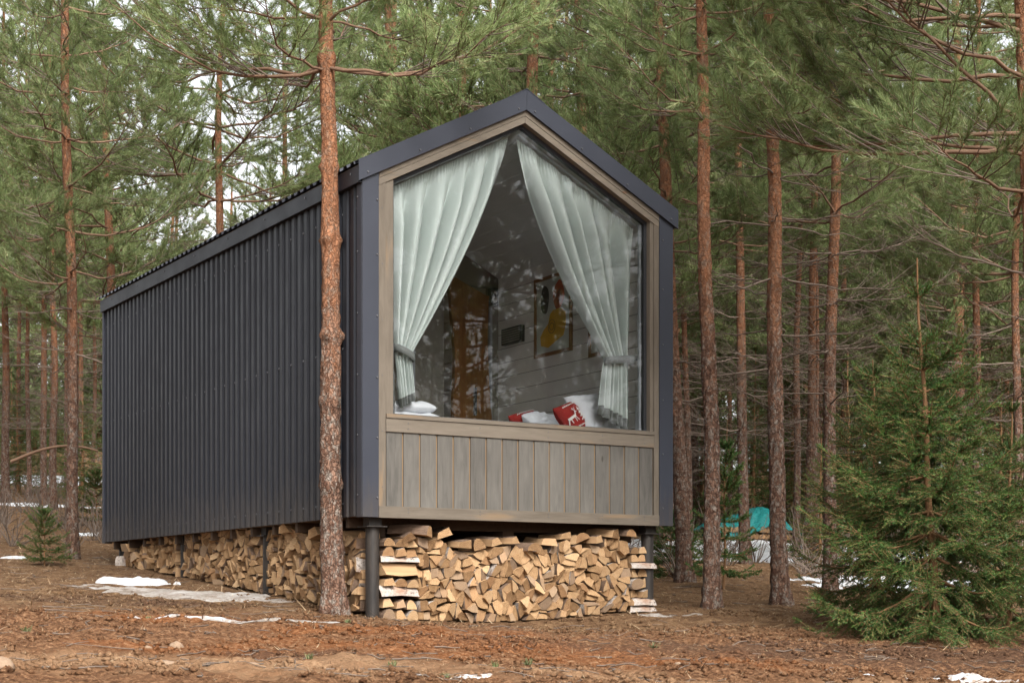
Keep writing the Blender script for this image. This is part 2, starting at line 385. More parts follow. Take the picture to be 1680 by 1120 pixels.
# ------------------------------------------------------------------ batched tubes and needles
class Bag:
    def __init__(s): s.V = []; s.Q = []; s.T = []; s.n = 0; s.MI = []; s.TI = []
    def tubes(s, P, R, m=4, mi=0):
        """P (N,K,3), R (N,K)"""
        P = np.asarray(P, float); R = np.asarray(R, float); N, K, _ = P.shape
        if N == 0: return
        D = np.gradient(P, axis=1); D /= np.linalg.norm(D, axis=2, keepdims=True) + 1e-9
        up = np.where(np.abs(D[..., 2:3]) > .9, np.array([1., 0, 0]), np.array([0, 0, 1.]))
        A = np.cross(D, up); A /= np.linalg.norm(A, axis=2, keepdims=True) + 1e-9; B = np.cross(D, A)
        t = np.arange(m) * 2 * np.pi / m
        ring = P[:, :, None] + R[:, :, None, None] * (A[:, :, None] * np.cos(t)[:, None] + B[:, :, None] * np.sin(t)[:, None])
        s.V.append(ring.reshape(-1, 3))
        I = s.n + np.arange(N * K * m).reshape(N, K, m); J = np.roll(I, -1, 2)
        q = np.stack([I[:, :-1], J[:, :-1], J[:, 1:], I[:, 1:]], -1).reshape(-1, 4)
        s.Q.append(q); s.n += N * K * m; s.MI.append(np.full(len(q), mi)); s.TI.append(np.full(len(q), .5))
    def needles(s, p0, p1, nn, ln, w, rng, a0=62, a1=18, tint=None, mi=0, spread=1.):
        """shoots p0->p1 (N,3); nn needles each"""
        p0 = np.asarray(p0, float); p1 = np.asarray(p1, float); N = len(p0)
        if N == 0: return
        ax = p1 - p0; L = np.linalg.norm(ax, axis=1, keepdims=True) + 1e-9; ax = ax / L
        up = np.where(np.abs(ax[:, 2:3]) > .9, np.array([1., 0, 0]), np.array([0, 0, 1.]))
        A = np.cross(ax, up); A /= np.linalg.norm(A, axis=1, keepdims=True); B = np.cross(ax, A)
        u = rng.random((N, nn)); th = rng.random((N, nn)) * 2 * np.pi
        al = np.radians(a0 + (a1 - a0) * u + rng.normal(0, 9, (N, nn)))
        rad = A[:, None] * np.cos(th)[..., None] + B[:, None] * np.sin(th)[..., None]
        d = ax[:, None] * np.cos(al)[..., None] + rad * np.sin(al)[..., None] * spread
        d[..., 2] += .12
        o = p0[:, None] + (p1 - p0)[:, None] * u[..., None]
        l = ln * rng.uniform(.7, 1.15, (N, nn))[..., None]
        tip = o + d * l
        sd = np.cross(d, rng.normal(0, 1, (N, nn, 3))); sd /= np.linalg.norm(sd, axis=2, keepdims=True) + 1e-9
        a = o - sd * w / 2; b = o + sd * w / 2
        V = np.stack([a, b, tip], 2).reshape(-1, 3)
        T = s.n + np.arange(N * nn * 3).reshape(-1, 3)
        s.V.append(V); s.Q.append(T); s.n += len(V); s.MI.append(np.full(len(T), mi))
        tb = rng.random(N) * .6 + .1 if tint is None else tint
        s.TI.append(np.clip(tb[:, None] + rng.normal(0, .1, (N, nn)), 0, .999).ravel())
    def mesh(s, name, mats, smooth=False):
        # order quads / tris kept as they are
        return np_mesh(name, np.concatenate(s.V), s.Q, mats, np.concatenate(s.MI), smooth, np.concatenate(s.TI))

def trunk_mesh(name, path, rad, H, mat, fine=False, rng=None, z0=-.15, knots=()):
    K = int(H / (.035 if fine else .25)) if not fine else int(6.5 / .035) + 30; m = 28 if fine else 10
    z = np.concatenate([np.linspace(z0, 6.3, K - 30), np.linspace(6.4, H, 30)]) if fine else np.linspace(z0, H, K)
    cx, cy = path(z); r = rad(z)
    t = np.arange(m) * 2 * np.pi / m
    Zg, Tg = np.meshgrid(z, t, indexing='ij')
    rr = r[:, None] * (1 + .10 * np.sin(Tg * 2 + 1 + z[:, None] * .4) * .5)
    rr = rr + .045 * np.exp(-np.clip(Zg - .0, 0, 9) / .16)[:, :] * (.8 + .5 * np.sin(Tg * 5 + 1)) * (r[:, None] / .08)
    for kz, ks in knots: rr = rr + ks * 1.3 * np.exp(-((Zg - kz) / .034) ** 2) * (.55 + .45 * np.sin(Tg * 3 + kz * 7) + .2 * np.sin(Tg * 7 + kz))
    if fine:
        s = rng.integers(1000)
        ux = np.cos(Tg) * 3; uy = np.sin(Tg) * 3
        fl = fbm(ux * 2.1 + Zg * 1.3, uy * 2.1 + Zg * 9.5, 3, s)
        pl = vnoise(ux * 4 + 7, Zg * 22 + uy * 4, s + 3)
        k = np.clip(1.25 - (Zg - 1) * .22, .3, 1)
        rr = rr + k * (.020 * fl + .008 * (pl > .55))
    V = np.stack([cx[:, None] + rr * np.cos(Tg), cy[:, None] + rr * np.sin(Tg), Zg], -1).reshape(-1, 3)
    I = np.arange(len(z) * m).reshape(len(z), m); J = np.roll(I, -1, 1)
    q = np.stack([I[:-1], J[:-1], J[1:], I[1:]], -1).reshape(-1, 4)
    return np_mesh(name, V, [q], mat, smooth=True)

def pine(name, seed, path, rad, H, live, dead, near=True, Lmax=1.9, zfull=99, tips=1., limbs=(), nscale=1., trunkmat=None, fine=False, knots=(), density=1.):
    rng = np.random.default_rng(seed)
    W = Bag(); N = Bag()
    def P3(z): a, b = path(np.array([z])); return np.array([a[0], b[0], z])
    shoots0 = []; shoots1 = []; tw = []; tr = []
    mains = []
    z = dead + rng.random() * .3; 
    while z < H - .3:
        fr = (z - live) / (H - live)
        isdead = z < live
        n = rng.integers(3, 6) if not isdead else rng.integers(3, 7)
        for i in range(n):
            az = 2 * np.pi * (i + rng.random() * .8) / n
            if isdead: L = rng.uniform(.35, 1.35); el = rng.uniform(-.1, .45)
            else:
                L = Lmax * (1 - max(fr, 0)) ** .65 * rng.uniform(.7, 1.1) * min(1., .75 + max(fr, 0) * 2)
                el = rng.uniform(-.1, .4) + .45 * max(fr, 0)
            mains.append((z + rng.normal(0, .03), az, L, el, isdead))
        z += rng.uniform(.34, .52) * (1 if near else 1.15)
    for (lz, az, L, el) in limbs: mains.append((lz, az, L, el, False))
    for (bz, az, L, el, isdead) in mains:
        K = 9; t = np.linspace(0, 1, K)
        d = np.array([math.cos(az), math.sin(az), 0])
        side = np.array([-d[1], d[0], 0])
        rise = math.tan(el) * t * L * .8 + (rng.uniform(.0, .25) if not isdead else rng.uniform(-.25, .15)) * L * t ** 2.2 - rng.uniform(.0, .16) * L * np.sin(t * 3.0)
        wob = np.cumsum(rng.normal(0, .032, K)) * L; wob -= wob[0]
        p = P3(bz)[None] + d[None] * (t * L)[:, None] * .95 + side[None] * wob[:, None]; p[:, 2] += rise + rng.normal(0, .008, K) * L
        r0 = (.0062 * L + .0035) if not isdead else (.0035 + .004 * L)
        W.tubes(p[None], (r0 * (1 - t) ** .8 + .0016)[None], 5 if near else 4, 1 if isdead else 0)
        full = bz < zfull
        ns = int((14 if not isdead else (13 if near else 9)) * (.5 + .5 * L) * (1 if bz < 6.5 else .4) * density)
        for k in range(ns):
            u = rng.uniform(.25 if not isdead else .15, 1.); j = min(int(u * (K - 1)), K - 2); f = u * (K - 1) - j
            o = p[j] * (1 - f) + p[j + 1] * f; dd = p[j + 1] - p[j]; dd /= np.linalg.norm(dd)
            sg = 1 if k % 2 else -1
            l2 = L * (.52 * (1 - u) + .16) * rng.uniform(.7, 1.25)
            e2 = rng.uniform(-.15, .5); sd2 = dd * .75 + side * sg * rng.uniform(.5, 1.1) + np.array([0, 0, e2]); sd2 /= np.linalg.norm(sd2)
            K2 = 5; t2 = np.linspace(0, 1, K2)
            p2 = o + sd2 * (t2 * l2)[:, None] + np.array([0, 0, 1]) * (((.18 if not isdead else rng.uniform(-.3, .2)) * l2 * t2 ** 2)[:, None]) + rng.normal(0, .02, (K2, 3)) * l2 * t2[:, None]
            tw.append(p2); tr.append((.0042 if not isdead else .0026) * (1 - t2 * .7) * (.7 + l2))
            if isdead:
                for _ in range(3 if near else 2):
                    a = rng.integers(1, K2 - 1); dv = sd2 + rng.normal(0, .6, 3); l3 = l2 * rng.uniform(.2, .5)
                    q3 = p2[a] + dv / np.linalg.norm(dv) * (np.linspace(0, 1, K2) * l3)[:, None]; tw.append(q3); tr.append(np.full(K2, .0013))
                continue
            # shoots: terminal + laterals
            nsh = max(2, int((2.4 + l2 * 7) * tips))
            for q_ in range(nsh):
                uu = 1. if q_ == 0 else rng.uniform(.3, 1.)
                a = min(int(uu * (K2 - 1)), K2 - 2); f2 = uu * (K2 - 1) - a
                b0 = p2[a] * (1 - f2) + p2[a + 1] * f2
                dv = sd2 + (0 if q_ == 0 else 1) * rng.normal(0, .55, 3) + np.array([0, 0, .30]); dv /= np.linalg.norm(dv)
                ls = rng.uniform(.08, .17) * nscale
                shoots0.append(b0 - dv * (.02)); shoots1.append(b0 + dv * ls)
        if not isdead:
            dd = p[-1] - p[-2]; dd /= np.linalg.norm(dd)
            for q_ in range(4):
                dv = dd + (0 if q_ == 0 else .5) * rng.normal(0, 1, 3); dv /= np.linalg.norm(dv)
                shoots0.append(p[-1] - dv * .02); shoots1.append(p[-1] + dv * .16 * nscale)
    if tw: W.tubes(np.array(tw), np.array(tr), 3, 1)
    s0 = np.array(shoots0); s1 = np.array(shoots1)
    W.tubes(np.stack([s0, s1], 1), np.tile([.0026, .0016], (len(s0), 1)) * (1 if near else 1.6), 3, 0)
    # older twigs low in the crown carry duller needles
    tint = np.clip(rng.random(len(s0)) * .55 + .12 + (rng.random(len(s0)) < .03) * .4, 0, .97)
    if near: N.needles(s0, s1, 52, .072, .0042, rng, tint=tint)
    else: N.needles(s0, s1, 17, .085, .0115, rng, tint=tint)
    tm = trunk_mesh(name + '_trunk', path, rad, H, trunkmat or M['bark'], fine, rng, knots=knots)
    return tm, W.mesh(name + '_wood', [M['limb'], M['deadtwig']]), N.mesh(name + '_needles', [M['pine']])

def place_pine(meshes, x, y, label, group=None, rz=0, sc=1., z=None):
    e = empty('pine_tree', (x, y, (float(ground(np.array([x]), np.array([y]), False)[0]) if z is None else z)), rz, label, 'pine tree', group)
    e.scale = (sc, sc, sc)
    for n, m in zip(('trunk', 'branchwork', 'crown'), meshes):
        mobj(n, m, e)
    return e

# ------------------------------------------------------------------ hand placed pines (photo column/rows of the trunk, width at foot)
def near_tree(seed, pts, wpx, label, live=3.9, dead=1.5, H=11., Z=None, fine=False, limbs=(), near=True, mat=None, knots=(), Lmax=1.9, zfull=99, taper=.75, group='pines in front of and beside the cabin', density=1., tips=1.):
    bx, by = pts[0]
    if Z is None: x0, Z = on_ground(bx, by)
    else: x0 = (bx - CX) / F * Z
    g0 = float(ground(np.array([x0]), np.array([Z]), False)[0])
    zz = [CZ + (HY - py) / F * Z - g0 for _, py in pts]; xx = [(px - CX) / F * Z - x0 for px, _ in pts]
    zz[0] = 0.
    zz.append(H + 1); xx.append(xx[-1] + (xx[-1] - xx[-2]) / max(.5, zz[-2] - zz[-3]) * (H + 1 - zz[-2]) * .5)
    rr = wpx / 2 / F * Z * (.90 if seed == 11 else .81)
    rng = random.Random(seed); ph = rng.random() * 6
    def path(z): return np.interp(z, zz, xx) + .012 * np.sin(z * 1.7 + ph), .03 * np.sin(z * .6 + ph)
    def rad(z): return rr * np.clip(1 - taper * np.clip(z, 0, None) / H, .05, 1) ** 1.0 * (1 - .0 * z) * np.clip((H + .2 - z) / 2.5, .06, 1)
    ms = pine('pine%d' % seed, seed, path, rad, H, live, dead, near, Lmax, zfull, tips, limbs, 1., mat, fine, knots, density)
    e = place_pine(ms, x0, Z, label, group, 0, 1., g0)
    return e, Z
SPOTS = []
def NTREE(*a, **k):
    e, Z = near_tree(*a, **k); SPOTS.append((e.location.x, e.location.y)); return e
def zat(py, Z, x): return CZ + (HY - py) / F * Z - float(ground_base(x, Z))
Zm = on_ground(546, 1008)[1]
kn = [(zat(p, Zm, -1.3), k) for p, k in ((100, .02), (278, .016), (396, .028), (552, .030), (660, .016), (795, .020), (905, .014))]
NTREE(11, [(546, 1008), (545, 800), (545, 600), (540, 400), (538, 200), (537, 100), (537, 0)], 37,
      'tall pine with orange flaky bark standing right in front of the black metal wall', live=4.3, dead=4.3, fine=True, mat=M['bark_main'], knots=kn,
      limbs=[(3.98, 2.75, 2.0, .38), (3.96, 3.2, 1.7, .10), (4.0, .15, 1.9, .30), (3.98, -.35, 1.6, .0), (4.0, 1.7, 1.5, .3), (3.96, 4.4, 1.1, .1)], H=11.5, taper=.95, Lmax=1.8)
NTREE(12, [(118, 915), (122, 700), (118, 500), (113, 300), (107, 100), (105, 0)], 23,
      'slim straight pine with orange bark beside the small spruce on the left', live=3.0, dead=2.2, Lmax=1.75, taper=.5, density=.8)
NTREE(13, [(362, 930), (360, 380), (360, 200), (366, 0)], 21, 'orange-barked pine rising behind the left half of the black roof', Z=20.5, live=4.0, dead=3.2, Lmax=2.6)
NTREE(14, [(1122, 955), (1112, 700), (1100, 480), (1090, 290), (1083, 80), (1080, 0)], 29, 'leaning dark-barked pine close to the right rear corner of the cabin', live=3.3, dead=1.6, fine=True)
NTREE(15, [(1168, 998), (1165, 700), (1159, 450), (1155, 200), (1148, 0)], 30, 'straight reddish pine nearest the right side of the cabin', live=3.95, dead=3.9, fine=True, density=.7, Lmax=1.25)
NTREE(16, [(1222, 930), (1219, 700), (1213, 500), (1212, 300), (1213, 100)], 22, 'thinner pine between two stouter ones right of the cabin', live=3.6, dead=1.5, Lmax=1.6)
NTREE(17, [(1281, 990), (1275, 740), (1267, 520), (1270, 300), (1264, 100)], 31, 'stout scaly pine standing just left of the big spruce', live=3.9, dead=1.8, fine=True, density=.7, Lmax=1.4)
NTREE(18, [(1360, 960), (1362, 760), (1366, 500), (1370, 250), (1362, 60)], 27, 'pine rising behind the left edge of the big spruce', Z=15.4, live=3.6, dead=1.7, Lmax=1.6)
NTREE(19, [(1602, 930), (1601, 600), (1602, 300), (1606, 60)], 18, 'slim pine rising behind the right half of the big spruce', Z=19., live=3.2, dead=1.8)
NTREE(20, [(1672, 960), (1669, 640), (1668, 450), (1672, 200)], 19, 'pine trunk at the right edge of the photo behind the spruces', Z=18., live=3.2, dead=2.)
NTREE(21, [(1715, 1060), (1706, 600), (1692, 350), (1680, 180), (1672, 0)], 34, 'near pine half out of frame whose limbs reach in at upper right', live=3.0, dead=2.3, Z=10.9, Lmax=2.3, fine=True,
      limbs=[(3.35, 3.1, 2.3, .02), (3.30, 2.7, 1.7, .35), (4.1, 3.3, 2.2, .15), (3.8, 3.7, 1.9, .2)], density=1.05, tips=1.2)
NTREE(22, [(1131, 880), (1126, 600), (1120, 400)], 14, 'thin pine just right of the leaning one by the cabin corner', Z=23., live=4.3, dead=1.5, near=False)
NTREE(23, [(1306, 880), (1308, 600), (1312, 400)], 15, 'narrow dark pine between the scaly pine and the spruce', Z=24., live=4.3, dead=1.5, near=False)
NTREE(24, [(1326, 900), (1330, 650), (1336, 400)], 19, 'reddish pine in a close pair left of the spruce', Z=21.5, live=4.3, dead=1.5, near=False)
NTREE(25, [(1338, 890), (1340, 600), (1338, 400)], 9, 'thinnest pine touching the reddish one left of the spruce', Z=23., live=4.8, dead=2., near=False, H=8.)
LB = [(10, 828, 17, 'dark pine trunk at the very left edge of the photo'), (28, 805, 10, 'thin far pine second from the left edge'),
      (47, 822, 10, 'slim crooked dark pine between two stouter ones at left'), (73, 832, 13, 'almost black pine trunk left of the orange one'),
      (87, 838, 15, 'stout brown pine directly left of the slim orange one'), (110, 806, 9, 'far thin pine hidden partly by the slim orange pine'),
      (134, 812, 11, 'far pine just right of the slim orange one'), (153, 806, 9, 'thin far pine beside the black wall rear corner')]
for k, (px, py, w, lb) in enumerate(LB):
    NTREE(30 + k, [(px, py), (px + 3 * math.sin(k * 2.), 600), (px - 3 * math.cos(k * 3.), 350)], w, lb, live=4.0 + .3 * (k % 3), dead=1.6, near=False, H=12, Lmax=1.9, group='pines left of the cabin', Z=None)

# ------------------------------------------------------------------ shared pines for the wood behind
def straight(seed):
    r = random.Random(seed); a, b, ph = r.uniform(-.25, .25), r.uniform(-.25, .25), r.random() * 6
    return lambda z: (a * (z / 11) ** 2 + .03 * np.sin(z * .9 + ph), b * (z / 11) ** 2 + .03 * np.cos(z * .7 + ph))
VAR = []
for k in range(6):
    H = 10.5 + k * .5
    rb = .072 + .008 * (k % 4)
    VAR.append(pine('wood_pine%d' % k, 100 + k, straight(k), (lambda rb, H: lambda z: rb * np.clip(1 - .6 * np.clip(z, 0, None) / H, .05, 1) * np.clip((H + .2 - z) / 2.5, .06, 1))(rb, H),
                    H, 2.3 + .35 * (k % 3), .9 + .3 * (k % 2), False, 2.1, tips=1.25))
TH = .5436; OX, OY = -1.0557, 11.6115; W_, L_ = 2.713, 6.08; BASE = CZ + .6293
cs, sn = math.cos(TH), math.sin(TH)
def cab(s, t, z=0): return (OX + cs * s - sn * t, OY + sn * s + cs * t, BASE + z)
def in_cabin(x, y, m=.6):
    dx, dy = x - OX, y - OY; s = dx * cs + dy * sn; t = -dx * sn + dy * cs
    return -m < s < W_ + m and -m < t < L_ + m
rng = np.random.default_rng(5)
pts = list(SPOTS); wood = []
def try_place(x, y, md):
    if in_cabin(x, y, 1.1): return False
    for (a, b) in pts:
        if (a - x) ** 2 + (b - y) ** 2 < md * md: return False
    pts.append((x, y)); wood.append((x, y)); return True
for _ in range(9000):
    y = 19 + 46 * rng.random() ** .8; x = rng.uniform(-.40, .40) * y
    px = CX + x / y * F
    if y < 24 and (px < 180 or px > 1110): continue
    if 1130 < px < 1340 and y < 31: continue            # the gap with the tarpaulin
    md = 2.0 if y < 34 else 2.7
    if px < 620: md *= 2.15 if y < 48 else 1.5                              # thinner wood on the left, sky shows
    try_place(x, y, md)
for _ in range(400):                                     # wood to the right and left of the camera (mirrored in the window)
    x = rng.uniform(6, 24); y = rng.uniform(-9, 17)
    if x > .38 * y + 4: try_place(x, y, 3.2)
for _ in range(120):
    x = rng.uniform(-20, -7); y = rng.uniform(-4, 16)
    if -x > .38 * y + 4: try_place(x, y, 2.9)
def zone(x, y):
    px = CX + x / max(y, .1) * F
    if y < 17 and (px < -100 or px > 1800 or y < 6):
        return ('background pine of the open wood beside the camera, off to the %s' % ('right' if x > 0 else 'left')), 'pines outside the frame'
    d = 'middle distance' if y < 32 else ('distance' if y < 46 else 'far distance')
    if px < 170: w = 'left of the black cabin, at the photo\'s left side'
    elif px < 520: w = 'over the left half of the roof'
    elif px < 860: w = 'between the roof edge and the ridge'
    elif px < 1110: w = 'over the right slope of the roof'
    elif px < 1300: w = 'in the gap right of the cabin'
    elif px < 1480: w = 'above the left half of the big spruce'
    else: w = 'at the photo\'s right side behind the spruces'
    return 'background pine in the %s %s' % (d, w), 'wood pines %s, %s' % (d, w)
for k, (x, y) in enumerate(wood):
    lb, gr = zone(x, y)
    place_pine(VAR[k % 6], x, y, lb, gr, rng.uniform(0, 6.28), rng.uniform(.88, 1.15) * (.72 if (y < 17 and x > 0) else 1.))
print('wood pines', len(wood))

# far wood as one mass
def far_wood():
    r = np.random.default_rng(77); N = Bag(); T = Bag(); P = []; R = []
    s0 = []; s1 = []
    for _ in range(300):
        y = r.uniform(60, 88); x = r.uniform(-.62, .62) * y
        if x < 0 and r.random() < .1: continue
        g = float(ground_base(x, y)); H = r.uniform(10, 15) if x > 0 else r.uniform(5.5, 9)
        zz = np.linspace(-.3, H, 4); P.append(np.stack([np.full(4, x), np.full(4, y), g + zz], 1)); R.append(.12 * (1 - zz / H * .8))
        n = 130; h = r.uniform(.12, 1, n); a = r.random(n) * 6.28; rr = r.random(n) ** .5 * 1.9 * (1.15 - h)
        c = np.stack([x + rr * np.cos(a), y + rr * np.sin(a), g + h * H], 1); d = r.normal(0, 1, (n, 3)); d /= np.linalg.norm(d, axis=1)[:, None]
        s0.append(c); s1.append(c + d * .5)
    s0 = np.concatenate(s0); s1 = np.concatenate(s1)
    N.needles(s0, s1, 12, .5, .075, r); N.tubes(np.array(P), np.array(R), 5, 1)
    tag(mobj('far_wood', N.mesh('far_wood', [M['pine'], M['bark']])), 'dense far edge of the pine wood closing the view', 'woodland', kind='stuff')
far_wood()

# dry brushwood and heather-like twigs on the forest floor
def brush():
    r = np.random.default_rng(78); P = []; R = []
    for _ in range(700):
        y = 17 + 40 * r.random() ** 1.2; x = r.uniform(-.36, .36) * y
        if in_cabin(x, y, .6) or (y < 20 and x < 0): continue
        g = float(ground_base(x, y)); n = 10
        for k in range(n):
            a = r.random() * 6.28; l = r.uniform(.25, .9); e = r.uniform(.5, 1.3)
            t = np.linspace(0, 1, 4)[:, None]; d = np.array([math.cos(a) * math.cos(e), math.sin(a) * math.cos(e), math.sin(e)])
            P.append(np.array([x, y, g - .03]) + d * t * l + r.normal(0, .04, (4, 3)) * t); R.append(np.array([.005, .004, .003, .0015]) * (1 + y / 40))
    B = Bag(); B.tubes(np.array(P), np.array(R), 3)
    tag(mobj('brushwood', B.mesh('brushwood', [M['deadtwig']])), 'dry leafless brush scattered on the forest floor', 'brush', kind='stuff')
brush()

# ------------------------------------------------------------------ spruces
def spruce(name, seed, H, Rb, fine=1., lean=(0, 0), droop=1., low=.08, top_bare=.18, dens=1., r0=None, power=.75):
    r = np.random.default_rng(seed); W = Bag(); N = Bag(); tw = []; twr = []; s0 = []; s1 = []; tint = []
    r0 = r0 or .012 * H + .004
    zz = np.linspace(-.08, H, 14)
    def c(z): return np.array([lean[0] * (z / H), lean[1] * (z / H), z])
    tp = np.stack([c(z) for z in zz]); tp[:, 0] += .008 * np.sin(zz * 5)
    T = Bag(); T.tubes(tp[None], (r0 * (1 - .86 * np.clip(zz, 0, H) / H))[None], 9)
    z = low * H
    while z < H * .99:
        f = z / H; n = int(r.integers(5, 8)) if f < .9 else 4
        for i in range(n):
            az = 6.283 * (i + r.random() * .7) / n
            L = Rb * ((1 - f) ** power * 1.0 + .02) * r.uniform(.72, 1.12) * min(1, .72 + f * 2.5)
            if f > .74: L *= .62
            if L < .03: continue
            el = (-.30 * droop + 1.15 * f + r.normal(0, .08))
            K = 8; t = np.linspace(0, 1, K); d = np.array([math.cos(az), math.sin(az), 0]); sd = np.array([-d[1], d[0], 0])
            p = c(z) + d * (t * L * math.cos(el))[:, None]; p[:, 2] += t * L * math.sin(el) - .16 * droop * L * np.sin(t * np.pi) * (1 - f) + .13 * L * t ** 3
            W.tubes(p[None], ((.004 + .007 * L) * (1 - t) + .0018)[None], 4, 0)
            # main axis shoots
            ns = max(3, int(L / .042 * dens)); 
            for k in range(K - 1):
                if k >= 1: s0.append(p[k]); s1.append(p[k + 1]); tint.append(.25 + .3 * (k / K))
            for k in range(ns):
                u = r.uniform(.12, .97); j = min(int(u * (K - 1)), K - 2); ff = u * (K - 1) - j
                o = p[j] * (1 - ff) + p[j + 1] * ff; ax = p[j + 1] - p[j]; ax /= np.linalg.norm(ax)
                sg = 1 if k % 2 else -1
                l2 = (L * .55 * (1 - u) + .07) * r.uniform(.6, 1.1)
                dv = ax * .8 + sd * sg * r.uniform(.6, 1.) + np.array([0, 0, r.uniform(-.55, .10) * droop + .5 * f]); dv /= np.linalg.norm(dv)
                m = max(1, int(l2 / .09)); q0 = o
                for a in range(m):
                    dv2 = dv + np.array([0, 0, -.14 * droop * a * (1 - f)]) + r.normal(0, .08, 3); dv2 /= np.linalg.norm(dv2)
                    q1 = q0 + dv2 * l2 / m
                    s0.append(q0); s1.append(q1); tint.append(r.uniform(.05, .5) + .3 * (a == m - 1) * r.random())
                    if l2 > .12 and r.random() < .85:
                        for sg2 in (1, -1):
                            e = dv2 * .7 + np.cross(dv2, [0, 0, 1]) * sg2 * .8 + r.normal(0, .15, 3) + np.array([0, 0, -.22 * droop]); e /= np.linalg.norm(e)
                            s0.append(q0); s1.append(q0 + e * r.uniform(.05, .10)); tint.append(r.uniform(.1, .75))
                    q0 = q1
        z += (.12 + .05 * r.random()) * (1 if H > 1.2 else .5) * (1 if f < .74 else 2.3)
    s0 = np.array(s0); s1 = np.array(s1); tint = np.clip(np.array(tint), 0, .95)
    W.tubes(np.stack([s0, s1], 1), np.tile([.0022, .0018], (len(s0), 1)), 3, 0)
    N.needles(s0, s1, int(34 * fine), .021 if fine > .7 else .030, .0048 if fine > .7 else .009, r, 62, 38, tint)
    print(name, 'shoots', len(s0))
    return T.mesh(name + '_t', [M['spruce_stem']], True), W.mesh(name + '_w', [M['spruce_stem']]), N.mesh(name + '_n', [M['spruce']])
def place_spruce(ms, x, y, label, name='spruce_tree', cat='spruce tree', group=None, rz=0, sc=1.):
    e = empty(name, (x, y, float(ground(np.array([x]), np.array([y]), False)[0])), rz, label, cat, group); e.scale = (sc,) * 3
    for n, m in zip(('trunk', 'branchwork', 'crown'), ms): mobj(n, m, e)
    return e
x, y = on_ground(1537, 1047)
place_spruce(spruce('bigspruce', 1, 2.62, 1.08, 1., (-.14, 0), 1.15, .11, r0=.034, dens=2.0), x, y, 'largest dark green spruce with drooping boughs in front at right', group='spruces at right')
place_spruce(spruce('spruce2', 2, 2.0, .8, 1., (-.03, .02), 1., .1, dens=1.3), at(1440, 0, 12.3)[0], 12.3, 'spruce with a bent bare leader just left of the largest one', group='spruces at right', rz=.0)
place_spruce(spruce('spruce3', 3, 1.75, .95, 1., (.02, 0), 1.1, .08, dens=1.3), at(1655, 0, 12.6)[0], 12.6, 'bushy spruce behind the largest one at the right edge', group='spruces at right')
sap = spruce('sapling', 4, .68, .30, 1., (-.02, 0), .5, .12, dens=1., r0=.009)
x, y = on_ground(73, 928); place_spruce(sap, x, y, 'knee-high spruce seedling by the slim orange pine at left', 'spruce_sapling', 'spruce sapling')
thin = spruce('thinspruce', 5, 1.7, .42, .6, (.03, 0), .7, .12, dens=.5, r0=.014)
x, y = on_ground(1187, 966); place_spruce(thin, x, y, 'thin sparse young spruce between the trunks right of the cabin', 'spruce_sapling', 'spruce sapling')
x, y = on_ground(158, 862); place_spruce(sap, x, y, 'young spruce beside the rear corner of the black wall', 'spruce_sapling', 'spruce sapling', rz=1., sc=1.6)
lowb = spruce('lowspruce', 6, .75, .62, .6, (.02, 0), .7, .05, dens=.7, r0=.012)
x, y = on_ground(1098, 945); place_spruce(lowb, x, y, 'low spreading spruce bush behind the right front post', 'spruce_sapling', 'spruce sapling')
mid = spruce('midspruce', 7, 3.4, 1.1, .35, (.05, 0), .9, .1, dens=.42)
for k, (px, Z, sc, lb) in enumerate([(1235, 29, 1.05, 'spruce behind the turquoise tarp, left one'), (1300, 31, 1.1, 'spruce behind the turquoise tarp, right one'), (1395, 24, .9, 'mid-distance spruce over the left shoulder of the largest spruce'),
        (1560, 22, .8, 'mid-distance spruce directly behind the largest spruce'), (1640, 26, 1.0, 'mid-distance spruce at the right edge behind the bushy one'), (1150, 33, 1.1, 'distant spruce just right of the cabin wall'),
        (135, 34, .8, 'distant spruce at left between the thin pines'), (30, 38, .9, 'distant spruce at the far left edge'), (1480, 30, 1.1, 'distant spruce behind the bent leader'),
        (1345, 20, .5, 'small spruce just left of the largest spruce, behind it'), (1420, 34, 1.0, 'far spruce above the left shoulder of the largest spruce'), (1520, 38, 1.1, 'far spruce straight behind the leader of the largest spruce'), (1600, 33, 1.0, 'far spruce right of the leader of the largest spruce'), (1265, 38, 1.1, 'farthest spruce seen over the tarp'), (1350, 42, 1.2, 'farthest spruce left of the big spruce'), (1120, 40, 1.1, 'farthest spruce touching the cabin edge'), (1680, 40, 1.2, 'farthest spruce at the right edge'), (90, 46, 1.0, 'far green spruce behind the dark trunks at left'), (20, 48, .9, 'far green spruce at the left border')]):
    place_spruce(mid, (px - CX) / F * Z, Z, lb, group='young spruces deeper in the wood', rz=k * 1.3, sc=sc)

# ------------------------------------------------------------------ the cabin
cabin = empty('cabin', cab(0, 0, 0), TH, 'small black metal-clad gabled cabin on posts with a full-height curtained window', 'cabin')
RS = (3.212 - 2.5) / (W_ / 2 + .03); SM = W_ / 2 - .012
def roofz(s): return 3.212 - RS * abs(s - SM)
def part(mb, name, mats, parent=cabin, **k): return mb.build(name, mats, parent, **k)
